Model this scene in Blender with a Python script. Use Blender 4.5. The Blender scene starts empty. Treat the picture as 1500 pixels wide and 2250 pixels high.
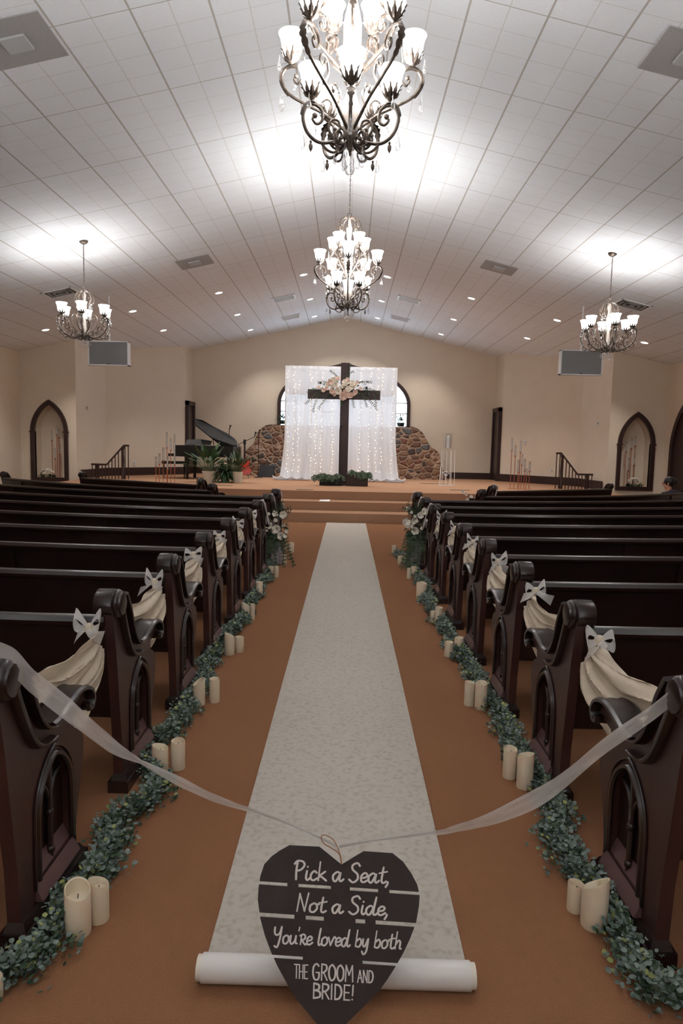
import bpy, bmesh, math, random
from math import sin, cos, pi, radians, sqrt, atan, atan2
from mathutils import Vector, Matrix, Euler
C = bpy.context.scene.collection
V = Vector

# ------------------------------------------------------------------ camera
F = 1500.0
H = 1.65
cam_d = bpy.data.cameras.new('camera'); cam = bpy.data.objects.new('camera', cam_d); C.objects.link(cam)
cam_d.sensor_fit = 'VERTICAL'; cam_d.sensor_height = 36; cam_d.sensor_width = 24; cam_d.lens = 24
cam_d.clip_end = 200; cam_d.clip_start = .05
MC = Matrix.Rotation(atan(10.8/F), 3, 'Z') @ Matrix.Rotation(pi/2-atan(147.3/F), 3, 'X') @ Matrix.Rotation(radians(1.25), 3, 'Z')
cam.matrix_world = Matrix.Translation((0, 0, H)) @ MC.to_4x4()
bpy.context.scene.camera = cam

# ------------------------------------------------------------------ view, world, daylight
vs = bpy.context.scene.view_settings
vs.view_transform = 'Standard'; vs.look = 'None'; vs.gamma = 1; vs.use_curve_mapping = False
vs.exposure = 0.86
W_SHADE_LIGHT = 4.6     # bulbs of the chandeliers
W_CAN = 80.0             # recessed lights
E_SHADE = 9
E_SKY = 1.0
world = bpy.data.worlds.new('daylight'); bpy.context.scene.world = world; world.use_nodes = True
bg = world.node_tree.nodes['Background']; bg.inputs[0].default_value = (.72, .86, 1.0, 1); bg.inputs[1].default_value = E_SKY
pl = bpy.data.lights.new('window_daylight', 'AREA'); pl.shape = 'RECTANGLE'; pl.size = 4.2; pl.size_y = 2.4
pl.energy = 70; pl.color = (.72, .86, 1)
plo = bpy.data.objects.new('window_daylight', pl); C.objects.link(plo)
plo.location = (-.17, 24.0, 3.2); plo.rotation_euler = (radians(-90), 0, 0)

CX = -.17          # centre line of the building
RIDGE = 5.9; SL = .228
def ceil_z(x): return RIDGE-SL*abs(x-CX)
def ray(x, y): return MC @ V(((x-750)/F, -(y-1125)/F, -1.0))
def PY(x, y, Y):   # point of the plane at depth Y
    d = ray(x, y); return V((0, 0, H)) + d*(Y/d.y)
def PZ(x, y, z=0.0):
    d = ray(x, y); return V((0, 0, H)) + d*((z-H)/d.z)

# ------------------------------------------------------------------ materials
def srgb(r, g, b):
    f = lambda c: (c/255/12.92) if c/255 <= .04045 else ((c/255+.055)/1.055)**2.4
    return (f(r), f(g), f(b), 1)
def mat(name, col, rough=.6, metal=0, noise=None, bump=0, nscale=40, coat=0, spec=.5, trans=0, sss=0):
    m = bpy.data.materials.new(name); m.use_nodes = True; nt = m.node_tree; p = nt.nodes['Principled BSDF']
    p.inputs['Base Color'].default_value = col; p.inputs['Roughness'].default_value = rough; p.inputs['Metallic'].default_value = metal
    p.inputs['Coat Weight'].default_value = coat; p.inputs['Coat Roughness'].default_value = .15
    p.inputs['Specular IOR Level'].default_value = spec
    p.inputs['Transmission Weight'].default_value = trans
    tc = nt.nodes.new('ShaderNodeTexCoord')
    if noise or bump:
        n = nt.nodes.new('ShaderNodeTexNoise'); n.inputs['Scale'].default_value = nscale; n.inputs['Detail'].default_value = 6
        nt.links.new(tc.outputs['Object'], n.inputs['Vector'])
        if noise:
            r = nt.nodes.new('ShaderNodeValToRGB'); r.color_ramp.elements[0].color = col; r.color_ramp.elements[1].color = noise
            r.color_ramp.elements[0].position = .35; r.color_ramp.elements[1].position = .65
            nt.links.new(n.outputs['Fac'], r.inputs[0]); nt.links.new(r.outputs[0], p.inputs['Base Color'])
        if bump:
            b = nt.nodes.new('ShaderNodeBump'); b.inputs['Strength'].default_value = bump; b.inputs['Distance'].default_value = .01
            nt.links.new(n.outputs['Fac'], b.inputs['Height']); nt.links.new(b.outputs[0], p.inputs['Normal'])
    return m
M = {}
M['wall'] = mat('cream_wall_paint', srgb(226, 211, 190), .75, noise=srgb(223, 207, 186), nscale=2, bump=0)
M['carpet'] = mat('orange_tan_carpet', srgb(133, 91, 64), .95, noise=srgb(149, 105, 75), nscale=260, bump=.5, spec=.1)
M['stagecarpet'] = mat('tan_stage_carpet', srgb(160, 122, 96), .95, noise=srgb(168, 131, 104), nscale=200, bump=.3, spec=.1)
M['wood'] = mat('dark_mahogany', srgb(26, 12, 12), .38, noise=srgb(33, 14, 13), nscale=5, coat=.35)
M['woodend'] = mat('mahogany_end_panel', srgb(52, 26, 23), .48, noise=srgb(60, 30, 25), nscale=4, coat=.15)
M['woodseat'] = mat('mahogany_pew_back', srgb(22, 9, 10), .38, noise=srgb(29, 11, 12), nscale=6, coat=.3)
M['sill'] = mat('sheen_tinted_mahogany_sill', srgb(92, 66, 66), .3, noise=srgb(100, 72, 70), nscale=5, coat=.4)  # light caught by the glossy sill is put into this paler mauve colour
M['trimwood'] = mat('espresso_trim_wood', srgb(46, 28, 25), .4, noise=srgb(56, 34, 30), nscale=8)
M['black'] = mat('black_lacquer', srgb(14, 14, 16), .2, coat=.5)
M['lid'] = mat('black_piano_lid', srgb(8, 8, 9), .55, spec=.25)
M['blackmatt'] = mat('black_matt', srgb(22, 22, 24), .6)
M['bronze'] = mat('antique_bronze', srgb(74, 64, 57), .4, .5, noise=srgb(112, 100, 90), nscale=25)
M['silver'] = mat('pale_column_metal', srgb(190, 180, 170), .35, .3)
M['copper'] = mat('copper', srgb(186, 112, 84), .35, .6)
M['candle'] = mat('ivory_wax', srgb(216, 200, 174), .5, noise=srgb(210, 192, 164), nscale=12)
M['candle'].node_tree.nodes['Principled BSDF'].inputs['Subsurface Weight'].default_value = .15
M['white'] = mat('white_paint', srgb(235, 235, 235), .4)
M['rollcloth'] = mat('white_roll_cloth', srgb(212, 207, 201), .5)
M['pvc'] = mat('white_tube', srgb(215, 205, 190), .4)
M['grey'] = mat('grey_panel', srgb(128, 126, 126), .6)
M['ventgrey'] = mat('grey_grille', srgb(150, 148, 146), .6, noise=srgb(166, 164, 162), nscale=150)
M['plate'] = mat('grey_white_plate', srgb(176, 178, 178), .6)
M['ventdark'] = mat('vent_dark', srgb(40, 38, 36), .7)
M['leaf'] = mat('eucalyptus_leaf', srgb(84, 100, 92), .6, noise=srgb(132, 143, 134), nscale=30)
M['leafdark'] = mat('boxwood_leaf', srgb(44, 62, 44), .6, noise=srgb(68, 88, 60), nscale=30)
M['leafyellow'] = mat('yellow_green_tip', srgb(150, 156, 92), .6)
M['fern'] = mat('fern_green', srgb(36, 66, 36), .55, noise=srgb(52, 86, 46), nscale=10)
M['stem'] = mat('green_stem', srgb(80, 88, 56), .7)
M['rose'] = mat('ivory_petal', srgb(252, 244, 232), .6)
M['rosepink'] = mat('blush_petal', srgb(246, 224, 212), .6)
M['pot'] = mat('cream_pot', srgb(206, 198, 180), .5)
M['signwood'] = mat('dark_brown_board', srgb(50, 38, 35), .65, noise=srgb(42, 32, 30), nscale=20, bump=.2)
M['letter'] = mat('chalk_white_paint', srgb(214, 206, 200), .6)
M['jute'] = mat('jute_cord', srgb(150, 105, 72), .8)
M['red'] = mat('red_guitar', srgb(190, 50, 30), .3, coat=.5)
M['skin'] = mat('skin', srgb(205, 140, 110), .5)
M['hair'] = mat('dark_hair', srgb(28, 20, 18), .5)
M['shirt'] = mat('dark_cloth', srgb(50, 46, 60), .8)
M['floorbrass'] = mat('floor_slot', srgb(60, 48, 40), .6)

def wood_grain(m):
    nt = m.node_tree; p = nt.nodes['Principled BSDF']; n = [x for x in nt.nodes if x.type == 'TEX_NOISE'][0]
    mp = nt.nodes.new('ShaderNodeMapping'); mp.inputs['Scale'].default_value = (6, 6, .8)
    tc = [x for x in nt.nodes if x.type == 'TEX_COORD'][0]
    nt.links.new(tc.outputs['Object'], mp.inputs[0]); nt.links.new(mp.outputs[0], n.inputs['Vector'])
for k in ('woodend', 'trimwood'): wood_grain(M[k])

def glow(name, col, s):
    m = bpy.data.materials.new(name); m.use_nodes = True; p = m.node_tree.nodes['Principled BSDF']
    p.inputs['Base Color'].default_value = (.9, .9, .9, 1); p.inputs['Roughness'].default_value = .4
    p.inputs['Emission Color'].default_value = col; p.inputs['Emission Strength'].default_value = s
    return m
M['shade'] = glow('lit_frosted_glass', (1, .985, .975, 1), E_SHADE)
def see_through(m, f):      # frosted glass lets part of the bulb's light out sideways and down
    nt = m.node_tree; o = [x for x in nt.nodes if x.type == 'OUTPUT_MATERIAL'][0]; p = nt.nodes['Principled BSDF']
    t = nt.nodes.new('ShaderNodeBsdfTransparent'); x = nt.nodes.new('ShaderNodeMixShader'); x.inputs[0].default_value = f
    nt.links.new(p.outputs[0], x.inputs[1]); nt.links.new(t.outputs[0], x.inputs[2]); nt.links.new(x.outputs[0], o.inputs[0])
see_through(M['shade'], .42)
M['can'] = glow('lit_recessed_lens', (1, .97, .92, 1), 5)
M['fairy'] = glow('warm_fairy_bulb', (1, .72, .42, 1), 3.0)

def sheer(name, col, alpha, transl=.5):
    m = bpy.data.materials.new(name); m.use_nodes = True; nt = m.node_tree; nt.nodes.clear()
    o = nt.nodes.new('ShaderNodeOutputMaterial'); d = nt.nodes.new('ShaderNodeBsdfDiffuse'); t = nt.nodes.new('ShaderNodeBsdfTranslucent')
    tr = nt.nodes.new('ShaderNodeBsdfTransparent'); m1 = nt.nodes.new('ShaderNodeMixShader'); m2 = nt.nodes.new('ShaderNodeMixShader')
    d.inputs[0].default_value = col; t.inputs[0].default_value = col
    n = nt.nodes.new('ShaderNodeTexNoise'); n.inputs['Scale'].default_value = 9; n.inputs['Detail'].default_value = 5
    tc = nt.nodes.new('ShaderNodeTexCoord'); nt.links.new(tc.outputs['Object'], n.inputs['Vector'])
    b = nt.nodes.new('ShaderNodeBump'); b.inputs['Strength'].default_value = .5; b.inputs['Distance'].default_value = .02
    nt.links.new(n.outputs['Fac'], b.inputs['Height']); nt.links.new(b.outputs[0], d.inputs['Normal'])
    m1.inputs[0].default_value = transl; nt.links.new(d.outputs[0], m1.inputs[1]); nt.links.new(t.outputs[0], m1.inputs[2])
    m2.inputs[0].default_value = alpha; nt.links.new(tr.outputs[0], m2.inputs[1]); nt.links.new(m1.outputs[0], m2.inputs[2])
    nt.links.new(m2.outputs[0], o.inputs[0]); return m
M['organza'] = sheer('sheer_organza', srgb(238, 232, 226), .5)
M['bowcloth'] = sheer('white_bow_organza', srgb(248, 244, 240), .74)
M['gauze'] = sheer('cream_gauze', srgb(226, 211, 190), .96, .25)
M['backdrop'] = sheer('white_voile', srgb(242, 244, 248), .965, .36)
M['purplegauze'] = sheer('grey_lilac_tulle', srgb(205, 198, 205), .6)
M['sash'] = sheer('white_sash', srgb(228, 224, 226), .85)

def glass(name, col=(1, 1, 1, 1), rough=.05, mixf=.35):
    m = bpy.data.materials.new(name); m.use_nodes = True; nt = m.node_tree; nt.nodes.clear()
    o = nt.nodes.new('ShaderNodeOutputMaterial'); g = nt.nodes.new('ShaderNodeBsdfGlossy'); g.inputs['Roughness'].default_value = rough
    tr = nt.nodes.new('ShaderNodeBsdfTransparent'); tr.inputs[0].default_value = (.93, .93, .93, 1); g.inputs[0].default_value = col
    lw = nt.nodes.new('ShaderNodeLayerWeight'); lw.inputs[0].default_value = mixf
    mx = nt.nodes.new('ShaderNodeMixShader'); nt.links.new(lw.outputs['Facing'], mx.inputs[0])
    nt.links.new(tr.outputs[0], mx.inputs[1]); nt.links.new(g.outputs[0], mx.inputs[2]); nt.links.new(mx.outputs[0], o.inputs[0]); return m
M['glass'] = glass('clear_glass')
M['crystal'] = glass('cut_crystal', rough=.12, mixf=.6)
wp = sheer('frosted_window_glass', (.92, .96, 1, 1), .5, 1.0); M['pane'] = wp

# ceiling panels: 0.686 x 1.37 m boards scored into four-by-two squares
def ceiling_mat():
    m = bpy.data.materials.new('scored_ceiling_tile'); m.use_nodes = True; nt = m.node_tree; p = nt.nodes['Principled BSDF']
    p.inputs['Roughness'].default_value = .85; p.inputs['Specular IOR Level'].default_value = .2
    g = nt.nodes.new('ShaderNodeNewGeometry'); s = nt.nodes.new('ShaderNodeSeparateXYZ'); nt.links.new(g.outputs['Position'], s.inputs[0])
    def mth(op, a, b=None):
        n = nt.nodes.new('ShaderNodeMath'); n.operation = op
        for i, v in enumerate([a, b]):
            if v is None: continue
            if isinstance(v, (int, float)): n.inputs[i].default_value = v
            else: nt.links.new(v, n.inputs[i])
        return n.outputs[0]
    def line(co, pitch, off, w):       # 1 on the groove
        f = mth('FRACT', mth('DIVIDE', mth('ADD', co, off), pitch))
        return mth('LESS_THAN', mth('ABSOLUTE', mth('SUBTRACT', f, .5)), w/pitch/2)
    ax = mth('ABSOLUTE', mth('SUBTRACT', s.outputs[0], CX)); y = s.outputs[1]
    mx = mth('MAXIMUM', line(ax, .685, .343-.495, .020), line(y, 1.37, .685-6.48+13.7, .012))
    mn = mth('MAXIMUM', line(ax, .3425, .171-.1525, .009), line(y, .3425, .171-6.48+13.7, .007))
    n = nt.nodes.new('ShaderNodeTexNoise'); n.inputs['Scale'].default_value = 60; n.inputs['Detail'].default_value = 4
    nt.links.new(g.outputs['Position'], n.inputs['Vector'])
    r = nt.nodes.new('ShaderNodeValToRGB'); r.color_ramp.elements[0].color = srgb(226, 229, 232); r.color_ramp.elements[1].color = srgb(236, 239, 242)
    nt.links.new(n.outputs['Fac'], r.inputs[0])
    def mix(fac, a, col):
        x = nt.nodes.new('ShaderNodeMix'); x.data_type = 'RGBA'; nt.links.new(fac, x.inputs['Factor']); nt.links.new(a, x.inputs['A']); x.inputs['B'].default_value = col
        return x.outputs['Result']
    c = mix(mn, r.outputs[0], srgb(212, 210, 206)); c = mix(mx, c, srgb(184, 180, 174))
    nt.links.new(c, p.inputs['Base Color'])
    b = nt.nodes.new('ShaderNodeBump'); b.inputs['Strength'].default_value = .25; b.inputs['Distance'].default_value = .01
    nt.links.new(n.outputs['Fac'], b.inputs['Height']); nt.links.new(b.outputs[0], p.inputs['Normal'])
    return m
M['ceiling'] = ceiling_mat()

def stone_mat():
    m = bpy.data.materials.new('river_stone_masonry'); m.use_nodes = True; nt = m.node_tree; p = nt.nodes['Principled BSDF']
    tc = nt.nodes.new('ShaderNodeTexCoord'); ns = nt.nodes.new('ShaderNodeTexNoise'); ns.inputs['Scale'].default_value = 3
    mp = nt.nodes.new('ShaderNodeMapping'); mp.inputs['Scale'].default_value = (1, 1, 1.25)
    nt.links.new(tc.outputs['Object'], mp.inputs[0])
    va = nt.nodes.new('ShaderNodeVectorMath'); va.operation = 'MULTIPLY_ADD'; nt.links.new(ns.outputs['Color'], va.inputs[0]); va.inputs[1].default_value = (.12, .12, .12)
    nt.links.new(mp.outputs[0], ns.inputs['Vector']); nt.links.new(mp.outputs[0], va.inputs[2])
    v1 = nt.nodes.new('ShaderNodeTexVoronoi'); v1.feature = 'F1'; v1.inputs['Scale'].default_value = 4.6
    v2 = nt.nodes.new('ShaderNodeTexVoronoi'); v2.feature = 'DISTANCE_TO_EDGE'; v2.inputs['Scale'].default_value = 4.6
    nt.links.new(va.outputs[0], v1.inputs['Vector']); nt.links.new(va.outputs[0], v2.inputs['Vector'])
    sp = nt.nodes.new('ShaderNodeSeparateColor'); nt.links.new(v1.outputs['Color'], sp.inputs[0])
    r = nt.nodes.new('ShaderNodeValToRGB'); r.color_ramp.interpolation = 'CONSTANT'
    cols = [(0, srgb(104, 76, 62)), (.25, srgb(132, 98, 76)), (.45, srgb(92, 86, 84)), (.52, srgb(120, 78, 62)), (.7, srgb(146, 116, 92)), (.85, srgb(74, 60, 54)), (.95, srgb(92, 92, 92))]
    e = r.color_ramp.elements; e[0].position = 0; e[0].color = cols[0][1]; e[1].position = cols[1][0]; e[1].color = cols[1][1]
    for q, c in cols[2:]: x = e.new(q); x.color = c
    nt.links.new(sp.outputs[0], r.inputs[0])
    rr = nt.nodes.new('ShaderNodeValToRGB'); rr.color_ramp.elements[0].position = .05; rr.color_ramp.elements[1].position = .11
    nt.links.new(v2.outputs['Distance'], rr.inputs[0])
    x = nt.nodes.new('ShaderNodeMix'); x.data_type = 'RGBA'; nt.links.new(rr.outputs[0], x.inputs['Factor']); x.inputs['A'].default_value = srgb(168, 140, 118); nt.links.new(r.outputs[0], x.inputs['B'])
    nt.links.new(x.outputs['Result'], p.inputs['Base Color']); p.inputs['Roughness'].default_value = .8
    r3 = nt.nodes.new('ShaderNodeMapRange'); r3.inputs['From Max'].default_value = .2; nt.links.new(v2.outputs['Distance'], r3.inputs['Value'])
    b = nt.nodes.new('ShaderNodeBump'); b.inputs['Strength'].default_value = .9; b.inputs['Distance'].default_value = .06
    nt.links.new(r3.outputs[0], b.inputs['Height']); nt.links.new(b.outputs[0], p.inputs['Normal'])
    return m
M['stone'] = stone_mat()

def runner_mat():
    m = mat('mottled_runner_cloth', srgb(184, 176, 165), .8, noise=srgb(168, 157, 142), nscale=38, bump=.4)
    nt = m.node_tree; r = [x for x in nt.nodes if x.type == 'VALTORGB'][0]
    r.color_ramp.elements[0].position = .48; r.color_ramp.elements[1].position = .68; return m
M['runner'] = runner_mat()

# ------------------------------------------------------------------ mesh builder
def catmull(P, n=6, closed=False):
    P = [V(p) for p in P]; out = []; L = len(P)
    if L < 3: return P
    rng = range(L if closed else L-1)
    for i in rng:
        g = (lambda k: P[k % L]) if closed else (lambda k: P[max(0, min(L-1, k))])
        a, b, c, d = g(i-1), g(i), g(i+1), g(i+2)
        for k in range(n):
            t = k/n
            out.append(.5*((2*b)+(c-a)*t+(2*a-5*b+4*c-d)*t*t+(3*b-a-3*c+d)*t**3))
    if not closed: out.append(P[-1])
    return out
class MB:
    def __init__(s): s.v = []; s.f = []
    def add(s, vs, fs):
        n = len(s.v); s.v += [V(v) for v in vs]; s.f += [tuple(i+n for i in f) for f in fs]; return s
    def box(s, a, b):
        x0, y0, z0 = [min(a[i], b[i]) for i in range(3)]; x1, y1, z1 = [max(a[i], b[i]) for i in range(3)]
        return s.add([(x0, y0, z0), (x1, y0, z0), (x1, y1, z0), (x0, y1, z0), (x0, y0, z1), (x1, y0, z1), (x1, y1, z1), (x0, y1, z1)],
                     [(0, 3, 2, 1), (4, 5, 6, 7), (0, 1, 5, 4), (1, 2, 6, 5), (2, 3, 7, 6), (3, 0, 4, 7)])
    def tube(s, pts, r, n=8, cap=True, flat=None):
        P = [V(p) for p in pts]; L = len(P)
        R = r if isinstance(r, (list, tuple)) else [r]*L
        t = (P[1]-P[0]).normalized(); up = V((0, 0, 1)) if abs(t.z) < .9 else V((1, 0, 0))
        a = t.cross(up).normalized(); rings = []
        for i in range(L):
            t = (P[min(i+1, L-1)]-P[max(i-1, 0)])
            if t.length < 1e-9: t = V((0, 0, 1))
            t.normalize(); a = (a-t*a.dot(t))
            if a.length < 1e-6: a = t.orthogonal()
            a.normalize(); b = t.cross(a)
            rings.append([P[i]+(a*cos(2*pi*k/n)+b*sin(2*pi*k/n))*R[i] for k in range(n)])
        vs = [v for q in rings for v in q]
        fs = [(i*n+k, i*n+(k+1) % n, (i+1)*n+(k+1) % n, (i+1)*n+k) for i in range(L-1) for k in range(n)]
        if cap: fs += [tuple(range(n))[::-1], tuple((L-1)*n+k for k in range(n))]
        return s.add(vs, fs)
    def lathe(s, prof, c=(0, 0, 0), n=16, cap=True, axis=None):
        c = V(c); vs = []
        for r, z in prof:
            for k in range(n): vs.append(V((r*cos(2*pi*k/n), r*sin(2*pi*k/n), z)))
        if axis is not None:
            q = V((0, 0, 1)).rotation_difference(V(axis)); vs = [q @ v for v in vs]
        L = len(prof)
        fs = [(i*n+k, i*n+(k+1) % n, (i+1)*n+(k+1) % n, (i+1)*n+k) for i in range(L-1) for k in range(n)]
        if cap: fs += [tuple(range(n))[::-1], tuple((L-1)*n+k for k in range(n))]
        return s.add([v+c for v in vs], fs)
    def ball(s, c, r, n=8, m=5, sc=(1, 1, 1)):
        prof = [(max(1e-4, r*sin(pi*i/m)), -r*cos(pi*i/m)) for i in range(m+1)]
        n0 = len(s.v); s.lathe(prof, (0, 0, 0), n); c = V(c)
        for i in range(n0, len(s.v)): v = s.v[i]; s.v[i] = V((v.x*sc[0], v.y*sc[1], v.z*sc[2]))+c
        return s
    def prism(s, poly, a, b):      # poly points are 3d at offset a; second layer shifted by b-a
        d = V(b)-V(a); P = [V(p)+V(a) for p in poly]; n = len(P)
        return s.add(P+[p+d for p in P], [tuple(range(n))[::-1], tuple(range(n, 2*n))]+[(k, (k+1) % n, n+(k+1) % n, n+k) for k in range(n)])
    def grid(s, fn, nu, nv):
        vs = [fn(i/nu, j/nv) for i in range(nu+1) for j in range(nv+1)]
        return s.add(vs, [(i*(nv+1)+j, (i+1)*(nv+1)+j, (i+1)*(nv+1)+j+1, i*(nv+1)+j+1) for i in range(nu) for j in range(nv)])
    def sweep(s, prof, frames, close=True, caps=True):   # prof [(u,h)], frames [(origin, forward)]
        n = len(prof); vs = [V((o[0], o[1], 0))+V((fw[0], fw[1], 0))*u+V((0, 0, h)) for o, fw in frames for u, h in prof]; L = len(frames)
        fs = [(i*n+k, i*n+(k+1) % n, (i+1)*n+(k+1) % n, (i+1)*n+k) for i in range(L-1) for k in range(n)]
        if caps: fs += [tuple(range(n))[::-1], tuple((L-1)*n+k for k in range(n))]
        return s.add(vs, fs)
    def mesh(s, name, m, smooth=False, origin=(0, 0, 0), recalc=True, bevel=0):
        me = bpy.data.meshes.new(name); o = V(origin)
        me.from_pydata([v-o for v in s.v], [], s.f)
        if recalc or bevel:
            bm = bmesh.new(); bm.from_mesh(me)
            bmesh.ops.recalc_face_normals(bm, faces=bm.faces)
            if bevel:
                es = [e for e in bm.edges if len(e.link_faces) == 2 and e.calc_face_angle(0) > .5]
                bmesh.ops.bevel(bm, geom=es, offset=bevel, segments=2, affect='EDGES', profile=.6, clamp_overlap=True)
            bm.to_mesh(me); bm.free()
        me.materials.append(m)
        if smooth:
            me.polygons.foreach_set('use_smooth', [True]*len(me.polygons))
            if smooth != 'all': me.set_sharp_from_angle(angle=radians(38))
        return me
    def build(s, name, m, parent=None, origin=None, smooth=True, **k):
        if parent is not None: origin = parent.get('_o', (0, 0, 0))
        if origin is None: origin = (0, 0, 0)
        o = bpy.data.objects.new(name, s.mesh(name, m, smooth, origin, **k)); C.objects.link(o)
        if parent is not None: o.parent = parent
        else: o.location = origin
        o['_o'] = list(origin); return o
def tag(o, label=None, cat=None, group=None, kind=None):
    if label: o['label'] = label
    if cat: o['category'] = cat
    if group: o['group'] = group
    if kind: o['kind'] = kind
    return o
def empty(name, loc, label, cat, group=None):
    o = bpy.data.objects.new(name, None); C.objects.link(o); o.location = loc; o.empty_display_size = .1
    o['_o'] = list(loc); return tag(o, label, cat, group)
def struct(o, label=None): o['kind'] = 'structure'; tag(o, label); return o
def copy_tree(o, parent=None):
    c = o.copy(); C.objects.link(c)
    if parent is not None: c.parent = parent
    for ch in list(o.children): copy_tree(ch, c)
    return c
def flat_mesh(outer, holes, depth):    # 2d outline with holes -> vertices/faces of a slab of thickness depth (x, y in plane, z = thickness)
    cu = bpy.data.curves.new('tmp', 'CURVE'); cu.dimensions = '2D'; cu.fill_mode = 'BOTH'; cu.extrude = depth/2
    for ring in [outer]+holes:
        sp = cu.splines.new('POLY'); sp.points.add(len(ring)-1); sp.use_cyclic_u = True
        for i, p in enumerate(ring): sp.points[i].co = (p[0], p[1], 0, 1)
    ob = bpy.data.objects.new('tmp', cu); C.objects.link(ob)
    dg = bpy.context.evaluated_depsgraph_get(); me = bpy.data.meshes.new_from_object(ob.evaluated_get(dg))
    vs = [v.co.copy() for v in me.vertices]; fs = [tuple(p.vertices) for p in me.polygons]
    C.objects.unlink(ob); bpy.data.objects.remove(ob); bpy.data.curves.remove(cu); bpy.data.meshes.remove(me)
    return vs, fs
def gothic(x0, x1, zb, zs, za, n=10):    # pointed arch outline, anticlockwise from the bottom left
    xm = (x0+x1)/2; hw = (x1-x0)/2; hh = za-zs
    # circle through (x1, zs) tangent to the vertical and through the apex
    R = (hw*hw+hh*hh)/(2*hw); R = max(R, hw*1.001); th = atan2(hh, R-hw)
    pts = [(x0, zb), (x1, zb)]
    for i in range(n+1): t = th*i/n; pts.append((x1-R+R*cos(t), zs+R*sin(t)))
    for i in range(n-1, -1, -1): t = th*i/n; pts.append((x0+R-R*cos(t), zs+R*sin(t)))
    return pts
def tudor(x0, x1, zb, zs, za, n=16):    # low round arch with a small point at the crown
    xm = (x0+x1)/2; hw = (x1-x0)/2; hh = (za-zs)*.93; pts = [(x0, zb), (x1, zb)]
    f = lambda t: (hw*cos(t), hh*sin(t)+(za-zs-hh)*max(0, 1-abs(cos(t))/.16))
    for i in range(n*2+1): x, z = f(pi*i/(2*n)); pts.append((xm+x, zs+z))
    return pts
rnd = random.Random(7)

# ================================================================== STRUCTURE
PH = .58
XL, XR = CX-8.63, CX+8.63
YN = 18.4; YB = 23.45; YF = -4.0
mir = lambda x: 2*CX-x
struct(MB().box((XL-.3, YF-.2, -.1), (XR+.3, YB+2.6, 0)).build('floor', M['carpet'], smooth=False))
for s, nm in ((-1, 'ceiling'), (1, 'ceiling')):
    x1 = CX+s*9.2
    b = MB().prism([(CX, YF-.2, RIDGE), (x1, YF-.2, ceil_z(x1)), (x1, YF-.2, ceil_z(x1)+.12), (CX, YF-.2, RIDGE+.12)], (0, 0, 0), (0, YB+.4-YF+.2, 0))
    struct(b.build(nm, M['ceiling'], smooth=False))
def wall(pts, name, zb=0.0):
    b = MB()
    for (xa, ya), (xb, yb) in zip(pts, pts[1:]):
        d = V((xb-xa, yb-ya, 0)).normalized(); n = V((d.y, -d.x, 0)); 
        if n.dot(V((CX-(xa+xb)/2, 8-(ya+yb)/2, 0))) > 0: n = -n
        n = n*.12; e = d*.0
        q = [V((xa, ya, 0))-e, V((xb, yb, 0))+e]
        vs = []
        for p in (q[0], q[1], q[1]+n, q[0]+n):
            vs += [V((p.x, p.y, zb)), V((p.x, p.y, ceil_z(p.x)+.05))]
        b.add(vs, [(0, 2, 3, 1), (2, 4, 5, 3), (4, 6, 7, 5), (6, 0, 1, 7), (1, 3, 5, 7), (0, 6, 4, 2)])
    return struct(b.build(name, M['wall'], smooth=False))
LW = [(-7.3, YN+.12), (-7.2, 20.38), (-5.33, 22.46), (-5.29, YB)]
wall([(XL, YF), (XL, YN)], 'wall_left'); wall([(XR, YF), (XR, YN)], 'wall_right')
wall([(XL-.1, YF), (XR+.1, YF)], 'wall_rear')
wall(LW, 'wall_stage_left')
wall([(mir(x), y) for x, y in LW], 'wall_stage_right')
# back wall with the arched window
wl, wr = PY(609, 935, YB).x, PY(900, 935, YB).x
WZB, WZS, WZA = 1.9, PY(609, 885, YB).z, PY(757, 797, YB).z
ENV = 1
xb0, xb1 = -5.29-.1, mir(-5.29)+.1
vs_, fs_ = flat_mesh([(xb0, 0), (xb1, 0), (xb1, ceil_z(xb1)+.05), (CX, RIDGE+.05), (xb0, ceil_z(xb0)+.05)], [tudor(wl+.06, wr-.06, WZB, WZS, WZA-.08)], .14)
struct(MB().add([(v.x, YB+.07+v.z, v.y) for v in vs_], fs_).build('wall_back', M['wall'], smooth=False))
def arch_frame(x0, x1, zb, zs, za, w, sill=True):
    o = tudor(x0, x1, zb, zs, za); i = tudor(x0+w, x1-w, zb+(w if sill else -0.001), zs, za-w*1.05)
    return flat_mesh(o, [i], .09)
win = struct(MB().add([(v.x, YB-.03+v.z, v.y) for v in arch_frame(wl, wr, WZB, WZS, WZA, .12)[0]], arch_frame(wl, wr, WZB, WZS, WZA, .12)[1]).build('window_1', M['trimwood'], origin=((wl+wr)/2, YB, WZB), smooth=False))
b = MB(); o = tudor(wl+.05, wr-.05, WZB, WZS, WZA-.07)
b.prism([(x, YB+.06, z) for x, z in o], (0, 0, 0), (0, .012, 0)).build('pane', M['pane'], win, smooth=False)
b = MB(); xm = (wl+wr)/2
b.box((xm-.03, YB, WZB), (xm+.03, YB+.05, WZA-.15))
for z in (2.75, 3.1): b.box((wl+.08, YB+.01, z-.02), (wr-.08, YB+.045, z+.02))
for q in (-1, 1): b.box((xm+q*1.1-.02, YB+.01, WZB), (xm+q*1.1+.02, YB+.045, 3.9))
b.build('muntin', M['white'], win, smooth=False)

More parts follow.
